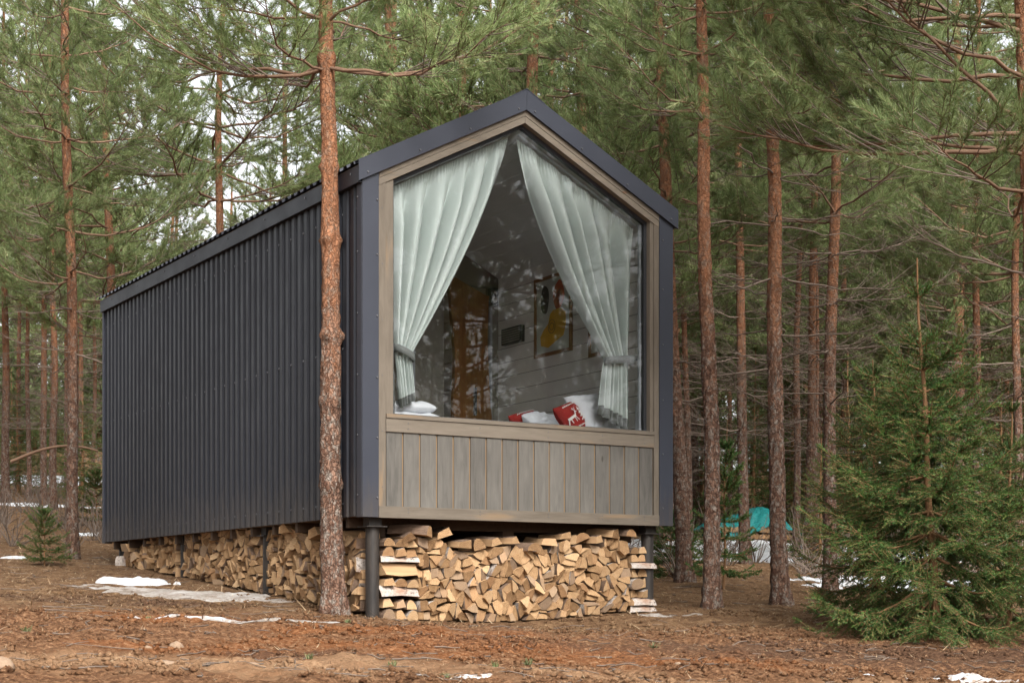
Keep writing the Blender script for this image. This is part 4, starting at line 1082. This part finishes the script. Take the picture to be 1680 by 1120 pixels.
def clean(p, m=.012):
    out = []
    for q_ in p:
        if not out or math.hypot(q_[0] - out[-1][0], q_[1] - out[-1][1]) > m: out.append(q_)
    if len(out) > 2 and math.hypot(out[0][0] - out[-1][0], out[0][1] - out[-1][1]) < m: out.pop()
    return out
def packing(w, h, size, seed):
    r = random.Random(seed); P = []
    tries = 0
    while tries < 4000:
        p = (r.uniform(0, w), r.uniform(0, h)); tries += 1
        if all((p[0] - a) ** 2 + ((p[1] - b) * 1.12) ** 2 > (size * .80) ** 2 for a, b in P): P.append(p); tries = 0 if len(P) < 20 else tries // 2
    res = []
    for i, p in enumerate(P):
        poly = [(0, 0), (w, 0), (w, h), (0, h)]
        for j, q_ in enumerate(P):
            if j == i or (p[0] - q_[0]) ** 2 + (p[1] - q_[1]) ** 2 > (size * 3.2) ** 2: continue
            a, b = q_[0] - p[0], q_[1] - p[1]; c = a * (p[0] + q_[0]) / 2 + b * (p[1] + q_[1]) / 2
            poly = clip(poly, a, b, c)
            if len(poly) < 3: break
        if len(poly) < 3: continue
        u = r.random()
        pieces = [poly]
        if u < .93:
            th = r.uniform(0, math.pi); c0 = cent(poly); off = r.uniform(-.012, .012)
            a, b = math.cos(th), math.sin(th); c = a * c0[0] + b * c0[1] + off
            pieces = [clip(poly, a, b, c), clip(poly, -a, -b, -c)]
            if len(pieces[0]) > 2 and abs(area(pieces[0])) > .0066:
                big_ = pieces.pop(0); c0 = cent(big_); th += math.pi / 2 + r.uniform(-.5, .5); a, b = math.cos(th), math.sin(th); c = a * c0[0] + b * c0[1]
                pieces += [clip(big_, a, b, c), clip(big_, -a, -b, -c)]
        for q_ in pieces:
            q_ = inset(q_, .0032) if len(q_) > 2 else []
            q_ = clean(q_)
            if len(q_) < 3 or abs(area(q_)) < .0011: continue
            res.append(q_)
    return res
def rounded(poly, r):
    """one random long edge becomes the bowed bark side; other corners lightly chipped"""
    n = len(poly); ls = [math.dist(poly[i], poly[(i + 1) % n]) for i in range(n)]; k = ls.index(max(ls)) if r.random() < .7 else r.randrange(n)
    out = []; bark = []
    for i in range(n):
        p, q_ = poly[i], poly[(i + 1) % n]; out.append(p)
        dx, dy = q_[0] - p[0], q_[1] - p[1]; l = ls[i] or 1e-6; nx_, ny_ = dy / l, -dx / l
        st = len(out) - 1
        if i == k:
            for t in (.2, .4, .6, .8): out.append((p[0] + dx * t + nx_ * l * .30 * t * (1 - t), p[1] + dy * t + ny_ * l * .30 * t * (1 - t)))
        elif l > .035:
            t = r.uniform(.35, .65); e = r.uniform(-.004, .003); out.append((p[0] + dx * t + nx_ * e, p[1] + dy * t + ny_ * e))
        bark += [i == k] * (len(out) - st)
    return out, bark
def log_mesh(mb, poly, bark, L, r, cx=0, cy=0, org=(0, 0, 0), birch=False):
    """long axis = +y, section in x/z"""
    n = len(poly); tx, tz = r.uniform(-.45, .45), r.uniform(-.4, .4); base = mb.n; vs = []
    kx, kz = r.uniform(-.015, .015), r.uniform(-.01, .01)
    for y in (0, .5, 1.):
        sc = 1 if y < 1 else r.uniform(.88, 1.)
        for (a, b) in poly:
            x, z = (a - cx), (b - cy); yy = y * L + (tx * x + tz * z if y == 0 else 0)
            vs.append((org[0] + x * sc + kx * math.sin(y * 3.14), org[1] + yy, org[2] + z * sc + kz * math.sin(y * 3.14)))
    mb.add(vs, [])
    mb.f.append([base + i for i in range(n)]); mb.m.append(0); mb.f.append([base + 2 * n + i for i in reversed(range(n))]); mb.m.append(0)
    for s_ in (0, 1):
        for i in range(n):
            j = (i + 1) % n; mb.f.append([base + s_ * n + i, base + (s_ + 1) * n + i, base + (s_ + 1) * n + j, base + s_ * n + j]); mb.m.append((3 if birch else 2) if bark[i] else 1)
LM = [M['end'], M['split'], M['logbark'], M['birch']]
ORD = ['first', 'second', 'third', 'fourth', 'fifth', 'sixth', 'seventh', 'eighth', 'ninth', 'tenth', 'eleventh', 'twelfth', 'thirteenth', 'fourteenth', 'fifteenth', 'sixteenth', 'seventeenth', 'eighteenth', 'nineteenth', 'twentieth', 'twenty-first', 'twenty-second', 'twenty-third', 'twenty-fourth']
logs_count = 0
cands = []       # (distance, world loc, rotz, poly, bark, L, seed, kind, u, v)
def lgz(s, t): a, b, _ = cab(s, t); return float(ground(np.array([a]), np.array([b]), False)[0]) - BASE
rl = random.Random(21)
# front stack: ends look out of the front (t = .06), columns from s=.50 to 2.28 plus cribbed ends
F0, F1 = .47, 2.36
for poly in packing(F1 - F0, .66, .103, 4):
    c = cent(poly); s = F0 + c[0]; ht = .560 + .015 * math.sin(s * 4) + .025 * math.sin(s * 11 + 1)
    if c[1] > ht: continue
    p2, bk = rounded(poly, rl); cands.append(('front', s, c[1], p2, bk, rl.uniform(.31, .36), rl.uniform(-.022, .022)))
# left stack: ends look out of the long side (s = .04), t from .52 to 5.3
SEG = [(.24, 1.96, .51, 31), (2.12, 3.94, .50, 32), (4.10, 4.75, .45, 33), (4.78, 5.55, .33, 34)]
for a, b, h, sd in SEG:
    for poly in packing(b - a, h + .1, .103, sd):
        c = cent(poly); t = a + c[0]; ht = h + .04 * math.sin(t * 5)
        if t > 4.78: ht = h - .25 * (t - 4.78)
        if c[1] > ht: continue
        p2, bk = rounded([(-x, y) for x, y in poly][::-1], rl); cands.append(('left', t, c[1], p2, bk, rl.uniform(.31, .36) if t > .45 else .16, rl.uniform(-.022, .022) if t < 4.7 else rl.uniform(-.05, .04)))
front = [c for c in cands if c[0] == 'front']; left = sorted([c for c in cands if c[0] == 'left'], key=lambda c: c[1])
print('logs', len(front), len(left))
def shape_word(poly_n, w, h):
    k = 'wedge' if poly_n == 3 else ('block' if poly_n == 4 else 'chunk')
    return ('tall ' if h > w * 1.35 else ('flat ' if w > h * 1.45 else '')) + k
def dims(p): xs_ = [a[0] for a in p]; zs_ = [a[1] for a in p]; return max(xs_) - min(xs_), max(zs_) - min(zs_)
def add_log(c, label, group):
    kind, u, v, p2, bk, L, off = c; cx, cy = cent(p2)
    mb = MB(); log_mesh(mb, p2, bk, L, rl, cx, cy, birch=rl.random() < .5)
    if kind == 'front': s, t = u, .075 + off; z = lgz(s, t) + .015 + v; rz = TH
    else: s, t = .075 + off, u; z = lgz(s, t) + .015 + v; rz = TH - math.pi / 2
    o = mb.build('firewood_log', LM, None, loc=cab(s, t, z), rz=rz); tag(o, label, 'firewood log', group)
# labels for the front stack: column = cladding board above, rank from the bottom in that column
cols = {}
for c in front: cols.setdefault(min(16, max(0, int((c[1] - b0) / bw))), []).append(c)
for k, lst in cols.items():
    lst.sort(key=lambda c: c[2]); n = len(lst)
    for i, c in enumerate(lst):
        w, h = dims(c[3]); pos = 'lowest' if i == 0 else ('topmost' if i == n - 1 else ORD[i] + ' from bottom')
        add_log(c, 'split %s in front stack below %s cladding board, %s' % (shape_word(len(c[3]) - 4 - 0 if len(c[3]) < 8 else 4, w, h), ORD[k], pos), 'split logs stacked under the window')
quota = 300 - len(front) - 42
cols = {}
for c in left[:quota]: cols.setdefault(int((c[1] - .24) / .14), []).append(c)
for k, lst in cols.items():
    lst.sort(key=lambda c: c[2]); n = len(lst)
    for i, c in enumerate(lst):
        w, h = dims(c[3]); pos = 'lowest' if i == 0 else ('topmost' if i == n - 1 else ORD[min(i, 23)] + ' from bottom')
        bay = 'front bay' if c[1] < 2.04 else 'second bay'; kk = k if c[1] < 2.04 else k - 12
        add_log(c, '%s in side stack %s, %s column from front, %s' % (shape_word(4, w, h), bay, ORD[max(0, kk)], pos), 'split logs stacked along the black wall')
mb = MB()
for c in left[quota:]:
    kind, u, v, p2, bk, L, off = c; cx, cy = cent(p2); t = u; s = .075 + off; b = mb.n
    sub = MB(); log_mesh(sub, p2, bk, L, rl, cx, cy, birch=False)
    z = lgz(s, t) + .015 + v
    th = rl.uniform(-.08, .08) if t < 4.7 else rl.uniform(-.6, .6)
    R_ = Matrix.Rotation(-math.pi / 2 + th, 3, 'Z') @ Matrix.Rotation(0 if t < 4.7 else rl.uniform(-.5, .5), 3, 'Y')
    vv = [R_ @ Vector(p) + Vector((s, t, z)) for p in sub.v]
    mb.v.extend([tuple(p) for p in vv]); mb.n += len(vv); mb.f += [[i + b for i in f] for f in sub.f]; mb.m += sub.m
o = mb.build('firewood_pile', LM, None, loc=cab(0, 0, 0), rz=TH); tag(o, 'farther rows of split firewood along the black wall up to the tumbled rear end', 'firewood', kind='stuff')
# lengthwise split pieces in the cribbed corners and loose pieces thrown on top
def section(r, w, h, kind='wedge'):
    if kind == 'half': p = [(-w / 2, 0), (w / 2, 0)] + [(w / 2 * math.cos(a), h * math.sin(a)) for a in (.5, 1.1, 1.57, 2.04, 2.64)]
    elif kind == 'round': p = [(w / 2 * math.cos(a) * r.uniform(.94, 1.05), h / 2 + h / 2 * math.sin(a)) for a in [2 * math.pi * k / 14 for k in range(14)]]
    else: p = [(-w / 2, 0), (w / 2, r.uniform(0, .2) * h), (w * r.uniform(.1, .4), h), (-w * .35, h * r.uniform(.6, .95))]
    return p, [False] * len(p) if kind == 'wedge' else ([False] + [True] * (len(p) - 1) if kind == 'half' else [True] * len(p))
def loose(label, s, t, z, az, w, h, L, kind, birch, roll=0., tilt=0., group='loose logs on the stacks'):
    p, bk = section(rl, w, h, kind)
    if kind == 'wedge': bk[2] = True
    mb = MB(); log_mesh(mb, p, bk, L, rl, 0, 0, birch=birch)
    o = mb.build('firewood_log', LM, None, loc=cab(s, t, lgz(s, t) + z))
    o.rotation_euler = (Matrix.Rotation(TH + az, 3, 'Z') @ Matrix.Rotation(tilt, 3, 'X') @ Matrix.Rotation(roll, 3, 'Y')).to_euler(); tag(o, label, 'firewood log', group)
# left crib of the front stack
zc = .0; rk = random.Random(9)
crib = [('ends', .085), ('ends', .075), ('birch', .085), ('ends', .065), ('bark', .10), ('birch2', .05), ('ends', .075), ('ends', .065)]
lvl = 0
for nm, h in crib:
    if nm == 'ends':
        for k in range(3): loose('split end in left crib of front stack, level %s, %s' % (ORD[lvl], ('left', 'middle', 'right')[k]), .235 + k * .095, .07 + rk.uniform(-.02, .02), zc, rk.uniform(-.08, .08), .09, h - .006, .34, 'half' if rk.random() < .5 else 'wedge', rk.random() < .4, group='logs in the left crib')
    elif nm == 'birch': loose('white birch-barked log lying lengthwise low beside the corner post', .19, .12, zc, -math.pi / 2, .12, h - .004, .29, 'half', True, group='lengthwise logs in the left crib'); loose('split log lying lengthwise behind the white birch one', .19, .26, zc, -math.pi / 2, .12, h - .006, .29, 'wedge', False)
    elif nm == 'bark': loose('thick brown-barked log lying lengthwise beside the corner post', .19, .12, zc, -math.pi / 2, .12, h - .004, .28, 'wedge', True, group='lengthwise logs in the left crib'); loose('split log lying lengthwise behind the thick brown-barked one', .19, .26, zc, -math.pi / 2, .12, h - .006, .28, 'wedge', False)
    else: loose('thin birch-barked slab lying lengthwise near the top of the left crib', .19, .12, zc, -math.pi / 2, .13, h - .004, .29, 'half', True, group='lengthwise logs in the left crib')
    zc += h; lvl += 1
# right crib
zc = .0; lvl = 0
for nm, h in [('b', .055), ('b', .06), ('e', .07), ('r', .095), ('e', .07), ('b', .05), ('e', .065), ('e', .06)]:
    if nm == 'e':
        for k in range(2): loose('split end in right crib of front stack, level %s, %s' % (ORD[lvl], ('left', 'right')[k]), 2.42 + k * .085, .08 + rk.uniform(-.02, .02), zc, rk.uniform(-.08, .08), .085, h - .006, .34, 'half' if rk.random() < .5 else 'wedge', rk.random() < .4, group='logs in the right crib')
    elif nm == 'r': loose('round unsplit log end by the right front post', 2.41, .04, zc, .05, .095, .09, .36, 'round', True); loose('split end right of the round log by the right post', 2.50, .08, zc, 0, .08, .085, .34, 'wedge', False)
    else: loose('birch-barked log lying lengthwise at the %s of the right crib' % ('very bottom', 'second level', '', '', '', 'upper level')[lvl], 2.37, .10, zc, -math.pi / 2, .12, h - .003, .24, 'half', True, group='lengthwise logs in the right crib')
    zc += h; lvl += 1
topn = ['broad', 'narrow', 'long', 'short', 'stout', 'bark-backed', 'pale', 'crooked', 'slim', 'heavy', 'dark-edged', 'knotty', 'thin', 'chunky']
for k in range(14):
    s = .38 + k * .152; ht = .560 + .015 * math.sin(s * 4) + .025 * math.sin(s * 11 + 1)
    loose('%s log laid askew on top of the front stack under the %s cladding board' % (topn[k], ORD[min(16, max(0, int((s - b0) / bw)))]), s, .03 + rk.uniform(-.03, .03), ht + .025 + (.02 if k in (1, 2, 6) else 0), rk.uniform(-.7, .9) if k % 3 else rk.uniform(-.3, .3), rk.uniform(.09, .13), rk.uniform(.055, .085), .34, ('wedge', 'half', 'wedge')[k % 3], False, roll=rk.uniform(-.4, .3), tilt=rk.uniform(.0, .10))
for k in range(6):
    t = (.5, .95, 1.5, 2.5, 2.9, 3.5)[k]
    loose('log laid askew on top of the side stack, %s from the corner post' % ORD[k], .03, t, .53 - (.02 if t > 2 else 0), -math.pi / 2 + rk.uniform(-.6, .6), .11, .075, .34, 'wedge', k == 1, roll=rk.uniform(-.4, .4), group='loose logs on the side stack')
# tumbled end
for k in range(6):
    loose('tumbled log at the rear end of the side stack, %s from the rear post' % ORD[k], .0 + .05 * (k % 2), 5.68 - k * .13, .02 + .07 * (k % 3), rk.uniform(-2.4, -.6), .12, .09, .33, 'wedge' if k else 'half', k == 0, roll=rk.uniform(-.6, .6), tilt=rk.uniform(-.2, .2), group='tumbled logs')

# ------------------------------------------------------------------ tarpaulin heap, fallen bough
tx, ty = on_ground(1222, 888)
heap = empty('tarp_covered_heap', (tx, ty, float(ground_base(tx, ty))), .1, 'turquoise tarp draped over a low heap of cut wood in the snow', 'tarpaulin heap')
n = 70; u = np.linspace(-1, 1, n); U, V_ = np.meshgrid(u, u)
hgt = .38 * (1 - np.abs(U) ** 2.3) * (1 - np.abs(V_) ** 3) + .16 * fbm(U * 2.4, V_ * 2.4, 4, 8) + .16 * np.abs(fbm(U * 5 + V_ * 3, V_ * 3, 3, 18)) + .05 * np.abs(fbm(U * 14 + V_ * 6, V_ * 7, 3, 28))
TV = np.stack([U * .82, V_ * .7, np.clip(hgt, 0, 2) + .12 + .10 * np.sin(U * 4)], -1).reshape(-1, 3)
I = np.arange(n * n).reshape(n, n); q = np.stack([I[:-1, :-1], I[:-1, 1:], I[1:, 1:], I[1:, :-1]], -1).reshape(-1, 4)
mobj('tarp_sheet', np_mesh('tarp', TV, [q], [M['tarp']], smooth=True), heap)
hb = MB(); r = random.Random(2)
for k in range(34):
    p, bk = section(r, .13, .10, 'half' if k % 2 else 'wedge')
    log_mesh(hb, p, bk, .35, r, 0, 0, (-.75 + (k % 17) * .09, -.62 + r.uniform(-.05, .03), .02 + .11 * (k // 17)), False)
hb.build('cut_wood', LM, heap)
bx, by = on_ground(20, 812)
B = Bag(); K = 12; P = np.array([[*at(18 + 13 * k, 757 - 26 * math.sin(k / 11 * 2.4), 24.)] for k in range(K)]); c0 = P[0].copy(); P = P - c0
B.tubes(P[None], np.linspace(.026, .014, K)[None], 8)
o = mobj('fallen_bough', B.mesh('fallen_bough', [M['limb']], True), None, tuple(c0)); tag(o, 'bent bare bough caught across the thin trunks at left', 'bough')

# ------------------------------------------------------------------ snow, stones, litter
def snow(label, px, py, rx, ry, th, seed, mat='snow', rot=0., res=.02, name='snow_patch', thr=.35, group='patches of old snow', nf=2.2):
    x0, y0 = on_ground(px, py); n1 = int(2.4 * rx / res); n2 = int(2.4 * ry / res)
    n1 = min(n1, 260); n2 = min(n2, 260)
    u = np.linspace(-1.2, 1.2, n1); v = np.linspace(-1.2, 1.2, n2); U, V_ = np.meshgrid(u, v)
    X = U * rx; Y = V_ * ry; c_, s_ = math.cos(rot), math.sin(rot); WX = x0 + X * c_ - Y * s_; WY = y0 + X * s_ + Y * c_
    d = 1 - (U ** 2 + V_ ** 2); f = d + 1.9 * fbm(WX * nf, WY * nf, 4, seed) + 1.3 * fbm(WX * nf * 5, WY * nf * 5, 3, seed + 9) - thr
    k = np.clip(f, -1, 1.2)
    Z = ground(WX, WY) + th * np.sign(k) * np.abs(k) ** .6 + .012 * fbm(WX * 14, WY * 14, 3, 2) - .006
    keep = k > -.45
    I = np.arange(n1 * n2).reshape(n2, n1); q = np.stack([I[:-1, :-1], I[:-1, 1:], I[1:, 1:], I[1:, :-1]], -1).reshape(-1, 4)
    kf = keep.ravel()[q].all(1); q = q[kf]
    if len(q) == 0: return
    used, inv = np.unique(q, return_inverse=True); q = inv.reshape(-1, 4)
    V3 = np.stack([WX - x0, WY - y0, Z], -1).reshape(-1, 3)[used]; z0 = float(ground_base(x0, y0)); V3[:, 2] -= z0
    o = mobj(name, np_mesh(name, V3, [q], [M[mat]], smooth=True), None, (x0, y0, z0)); tag(o, label, 'ice patch' if mat == 'ice' else 'snow patch', group)
snow('small white snow mound melting beside the rear part of the side stack', 236, 958, .36, .24, .085, 3, thr=.18)
snow('wide greyish sheet of dirty ice in front of the side stack', 300, 973, 1.25, .42, .028, 5, 'ice', rot=-.5, name='ice_patch', thr=.2)
snow('thin white streak of snow crossing the bare soil left of the main pine', 285, 1013, .75, .10, .016, 6, 'snow_dirty', rot=-.16, thr=.25)
snow('long pale trace of snow crust left of the corner post', 450, 1022, .6, .05, .018, 16, 'ice', rot=-.1, name='ice_patch', thr=.2)
snow('broad snow bank below the turquoise tarp', 1225, 905, 3.2, 3.0, .06, 7, res=.06, thr=.25)
snow('snow patch seen between cabin post and leaning pine', 1090, 905, 1.6, 2.2, .06, 8, res=.05, thr=.25)
snow('snow patch showing behind the right side of the large spruce', 1600, 965, 2.2, 1.5, .06, 9, res=.04, thr=.4)
snow('snow patch showing at the right edge behind the bushy spruce', 1660, 905, 2.4, 2., .06, 19, res=.06, thr=.35)
snow('long snow strip between the thin trunks far left', 70, 788, 4.2, 1.9, .10, 10, res=.08, thr=.1)
snow('second far snow strip just left of the cabin', 150, 797, 2.0, 1., .10, 20, res=.08, thr=.2)
snow('thin snow streak behind the knee-high seedling', 70, 832, 1.3, .35, .04, 11, res=.04, thr=.2)
snow('small snow scrap by the rear corner of the cabin', 155, 880, .42, .35, .05, 12, thr=.25)
snow('tiny snow scrap at the left edge of the clearing', 22, 913, .16, .12, .03, 13, thr=.1)
snow('pale flat crust beside the foot of the right post', 1100, 1010, .35, .12, .02, 14, 'ice', thr=.15, name='ice_patch')
snow('white snow edge at the bottom of the photo, centre', 742, 1117, .20, .09, .012, 15, 'snow_dirty', thr=.1)
snow('white snow edge at the bottom right corner of the photo', 1590, 1119, .46, .10, .016, 17, 'snow_dirty', thr=.05)
snow('small snow crust at the bottom of the photo right of centre', 1455, 1117, .14, .05, .02, 18, 'snow_dirty', thr=.1)
def stone(label, px, py, w, h, seed, mat='stone'):
    x, y = on_ground(px, py); r = np.random.default_rng(seed); n = 16; m = 24
    th = np.linspace(0, np.pi, n); ph = np.linspace(0, 2 * np.pi, m, endpoint=False); T, P_ = np.meshgrid(th, ph, indexing='ij')
    rr = 1 + .5 * fbm(np.cos(P_) * 1.3 + seed, T * 1.2 + np.sin(P_) * 1.3, 3, seed)
    V = np.stack([w / 2 * rr * np.sin(T) * np.cos(P_), w * .4 * rr * np.sin(T) * np.sin(P_), h / 2 * rr * np.cos(T)], -1).reshape(-1, 3)
    I = np.arange(n * m).reshape(n, m); J = np.roll(I, -1, 1); q = np.stack([I[:-1], I[1:], J[1:], J[:-1]], -1).reshape(-1, 4)
    o = mobj('stone', np_mesh('stone', V, [q], [M[mat]], smooth=True), None, (x, y, gz(x, y) - h * .02)); tag(o, label, 'stone', 'stones in the bare soil')
for k, a in enumerate([('largest rounded stone lying in the soil below the ice sheet', 288, 1057, .10, .07), ('flat pale stone nearer the camera below the largest one', 272, 1085, .13, .04),
        ('pale stone at the bottom left corner', 4, 1106, .12, .10), ('small stone left of the two larger ones', 243, 1064, .05, .035), ('small pebble at lower centre left', 415, 1098, .06, .03),
        ('pebble right of the pebble at lower centre left', 375, 1096, .035, .022), ('pale pebble in front of the right crib', 1113, 1096, .045, .032), ('pebble near the right post foot', 1348, 1034, .035, .028),
        ('grey pebble on the right-hand soil', 1272, 1046, .035, .02), ('small pebble left of the bottom snow edge', 620, 1108, .03, .02)]):
    stone(*a, seed=40 + k)
def tuft(label, px, py, sc, seed):
    x, y = on_ground(px, py); r = np.random.default_rng(seed); n = 46; a = r.random(n) * 6.28; l = sc * r.uniform(.5, 1., n); e = r.uniform(.25, 1.3, n)
    o = np.stack([r.normal(0, .012, n), r.normal(0, .012, n), np.zeros(n)], 1); d = np.stack([np.cos(a) * np.cos(e), np.sin(a) * np.cos(e), np.sin(e)], 1)
    sd = np.cross(d, [0, 0, 1]); sd /= np.linalg.norm(sd, axis=1)[:, None] + 1e-9; mid = o + d * l[:, None] * .6; tip = o + d * l[:, None] - np.array([0, 0, 1]) * (l * .15)[:, None]; w = .0016
    V = np.stack([o - sd * w, o + sd * w, mid + sd * w, mid - sd * w, tip], 1).reshape(-1, 3); b = np.arange(n)[:, None] * 5
    Q = [np.concatenate([b + 0, b + 1, b + 2, b + 3], 1), np.concatenate([b + 3, b + 2, b + 4], 1)]
    ob = mobj('grass_tuft', np_mesh('tuft', V, Q, [M['grass']], tint=r.random(2 * n) * .9), None, (x, y, gz(x, y))); tag(ob, label, 'grass tuft', 'small tufts of grass')
for k, a in enumerate([('grass tuft right of the reddish clay under the stack', 1072, 1062, .07), ('grass tuft centre left of two below the stack', 812, 1098, .06), ('grass tuft centre right of two below the stack', 866, 1092, .06),
        ('flat green tuft below the main pine', 645, 1095, .055), ('green tuft at the lower left of the main pine', 508, 1093, .05), ('tuft above the snow edge at bottom centre', 730, 1113, .045), ('mossy grass tuft on the left soil bank', 42, 1034, .06),
        ('tuft on the soil left of the corner post', 570, 1028, .04), ('tuft at the far left behind the soil bank', 245, 1010, .04)]): tuft(*a, seed=60 + k)
def litter():
    r = np.random.default_rng(90); n = 90000
    y = 7.7 + 16 * r.random(n) ** 1.35; x = r.uniform(-.34, .34, n) * y
    dens = 1 / (1 + np.exp(-((y - 11.0) * 1.2 + 5 * fbm(x * .9, y * .9, 3, 50)))); keep = r.random(n) < .22 + .78 * dens
    x = x[keep]; y = y[keep]; n = len(x)
    a = r.random(n) * 6.28; l = r.uniform(.02, .07, n) * (1 + (r.random(n) < .02) * 2.5); e = r.normal(0, .22, n)
    z = ground(x, y) + .004 + r.random(n) * .006; o = np.stack([x, y, z], 1); d = np.stack([np.cos(a) * np.cos(e), np.sin(a) * np.cos(e), np.abs(np.sin(e))], 1)
    sd = np.stack([-np.sin(a), np.cos(a), np.zeros(n)], 1); w = .0016 * (y / 9) * (1 + (l > .1) * 1.2)
    V = np.stack([o - sd * w[:, None], o + sd * w[:, None], o + d * l[:, None]], 1).reshape(-1, 3); T = np.arange(3 * n).reshape(-1, 3)
    tag(mobj('pine_litter', np_mesh('litter', V, [T], [M['straw']], tint=r.random(n) * .98)), 'fallen pine needles and straw strewn over the soil', 'needle litter', kind='stuff')
litter()
def sticks():
    r = np.random.default_rng(95); P = []; Rr = []
    for _ in range(900):
        y = 7.8 + 14 * r.random() ** 1.3; x = r.uniform(-.34, .34) * y
        if in_cabin(x, y, .1): continue
        l = r.uniform(.05, .22) * (1 + 1.2 * (r.random() < .08)); a = r.random() * 3.14; t = np.linspace(-.5, .5, 4)
        px_ = x + np.cos(a) * t * l; py_ = y + np.sin(a) * t * l; b = r.normal(0, .012, 4)
        P.append(np.stack([px_ + b * np.sin(a), py_ - b * np.cos(a), ground(px_, py_) + .006 + r.random() * .012 * np.abs(t)], 1)); Rr.append(np.linspace(.0035, .0015, 4) * r.uniform(.6, 1.5))
    B = Bag(); B.tubes(np.array(P), np.array(Rr), 4); tag(mobj('fallen_twigs', B.mesh('fallen_twigs', [M['deadtwig']])), 'small dry twigs lying on the soil', 'twigs', kind='stuff')
sticks()
def clods():
    r = np.random.default_rng(91); n = 16000
    y = 7.7 + 5.5 * r.random(n) ** 1.2; x = r.uniform(-.34, .34, n) * y
    keep = fbm(x * 1.7, y * 1.7, 3, 61) > -.04; x = x[keep]; y = y[keep]; n = len(x)
    s = .005 + .024 * r.random(n) ** 3.2; z = ground(x, y) + s * .3
    base = np.array([[1, 0, 0], [0, 1, 0], [-1, 0, 0], [0, -1, 0], [0, 0, 1], [0, 0, -1.]]); tri = np.array([[0, 1, 4], [1, 2, 4], [2, 3, 4], [3, 0, 4], [1, 0, 5], [2, 1, 5], [3, 2, 5], [0, 3, 5]])
    a = r.random(n) * 6.28; c_, s_ = np.cos(a), np.sin(a)
    bb = base[None] * (s[:, None, None] * r.uniform(.6, 1.3, (n, 6, 1))); bx_ = bb[..., 0] * c_[:, None] - bb[..., 1] * s_[:, None]; by_ = bb[..., 0] * s_[:, None] + bb[..., 1] * c_[:, None]
    V = np.stack([x[:, None] + bx_, y[:, None] + by_, z[:, None] + bb[..., 2] * .8], -1).reshape(-1, 3); T = (np.arange(n)[:, None, None] * 6 + tri[None]).reshape(-1, 3)
    tag(mobj('soil_crumbs', np_mesh('crumbs', V, [T], [M['ground']])), 'loose crumbs and clods of brown soil', 'soil crumbs', kind='stuff')
clods()

# ------------------------------------------------------------------ light, sky, camera
SUN_E, SUN_A = math.radians(42), math.radians(158)       # azimuth measured from +Y towards +X
w = bpy.data.worlds.new('World'); C.world = w; w.use_nodes = True; nt = w.node_tree
sky = nt.nodes.new('ShaderNodeTexSky'); sky.sky_type = 'NISHITA'; sky.sun_disc = False; sky.sun_elevation = SUN_E; sky.sun_rotation = SUN_A
sky.air_density = 1.; sky.dust_density = 4.; sky.ozone_density = .6
hs = nt.nodes.new('ShaderNodeHueSaturation'); hs.inputs['Saturation'].default_value = .16; hs.inputs['Value'].default_value = 1.
nt.links.new(sky.outputs[0], hs.inputs['Color'])
# broken overcast: soft cloud brightness over the whole dome
tc = nt.nodes.new('ShaderNodeTexCoord'); nz = nt.nodes.new('ShaderNodeTexNoise'); nz.inputs['Scale'].default_value = 2.2; nz.inputs['Detail'].default_value = 4
nt.links.new(tc.outputs['Generated'], nz.inputs['Vector'])
rp = nt.nodes.new('ShaderNodeMapRange'); rp.inputs['From Min'].default_value = .3; rp.inputs['From Max'].default_value = .7; rp.inputs['To Min'].default_value = .85; rp.inputs['To Max'].default_value = 1.15
nt.links.new(nz.outputs['Fac'], rp.inputs['Value'])
mx = nt.nodes.new('ShaderNodeVectorMath'); mx.operation = 'SCALE'; nt.links.new(hs.outputs[0], mx.inputs[0]); nt.links.new(rp.outputs[0], mx.inputs['Scale'])
bg = nt.nodes['Background']; bg.inputs['Strength'].default_value = .15; nt.links.new(mx.outputs[0], bg.inputs['Color'])
ld = bpy.data.lights.new('sun', 'SUN'); ld.energy = 1.9; ld.angle = math.radians(25); ld.color = (1., .97, .92)
lo = bpy.data.objects.new('sun', ld); COL.objects.link(lo)
sd = Vector((math.sin(SUN_A) * math.cos(SUN_E), math.cos(SUN_A) * math.cos(SUN_E), math.sin(SUN_E)))
lo.rotation_euler = sd.to_track_quat('Z', 'Y').to_euler(); lo.location = sd * 30
cd = bpy.data.cameras.new('camera'); co = bpy.data.objects.new('camera', cd); COL.objects.link(co); C.camera = co
co.location = (0, 0, CZ); co.rotation_euler = (math.pi / 2, 0, 0); cd.sensor_width = 36; cd.lens = F / 1680 * 36; cd.shift_y = (HY - 560) / 1680
cd.clip_start = .1; cd.clip_end = 500
C.view_settings.view_transform = 'Standard'; C.view_settings.look = 'None'; C.view_settings.gamma = 1; C.view_settings.exposure = 1.33
C.render.engine = 'CYCLES'; C.cycles.max_bounces = 4; C.cycles.diffuse_bounces = 3; C.cycles.glossy_bounces = 2; C.cycles.transparent_max_bounces = 8
C.cycles.use_denoising = True
try: C.cycles.denoiser = 'OPENIMAGEDENOISE'
except Exception: pass
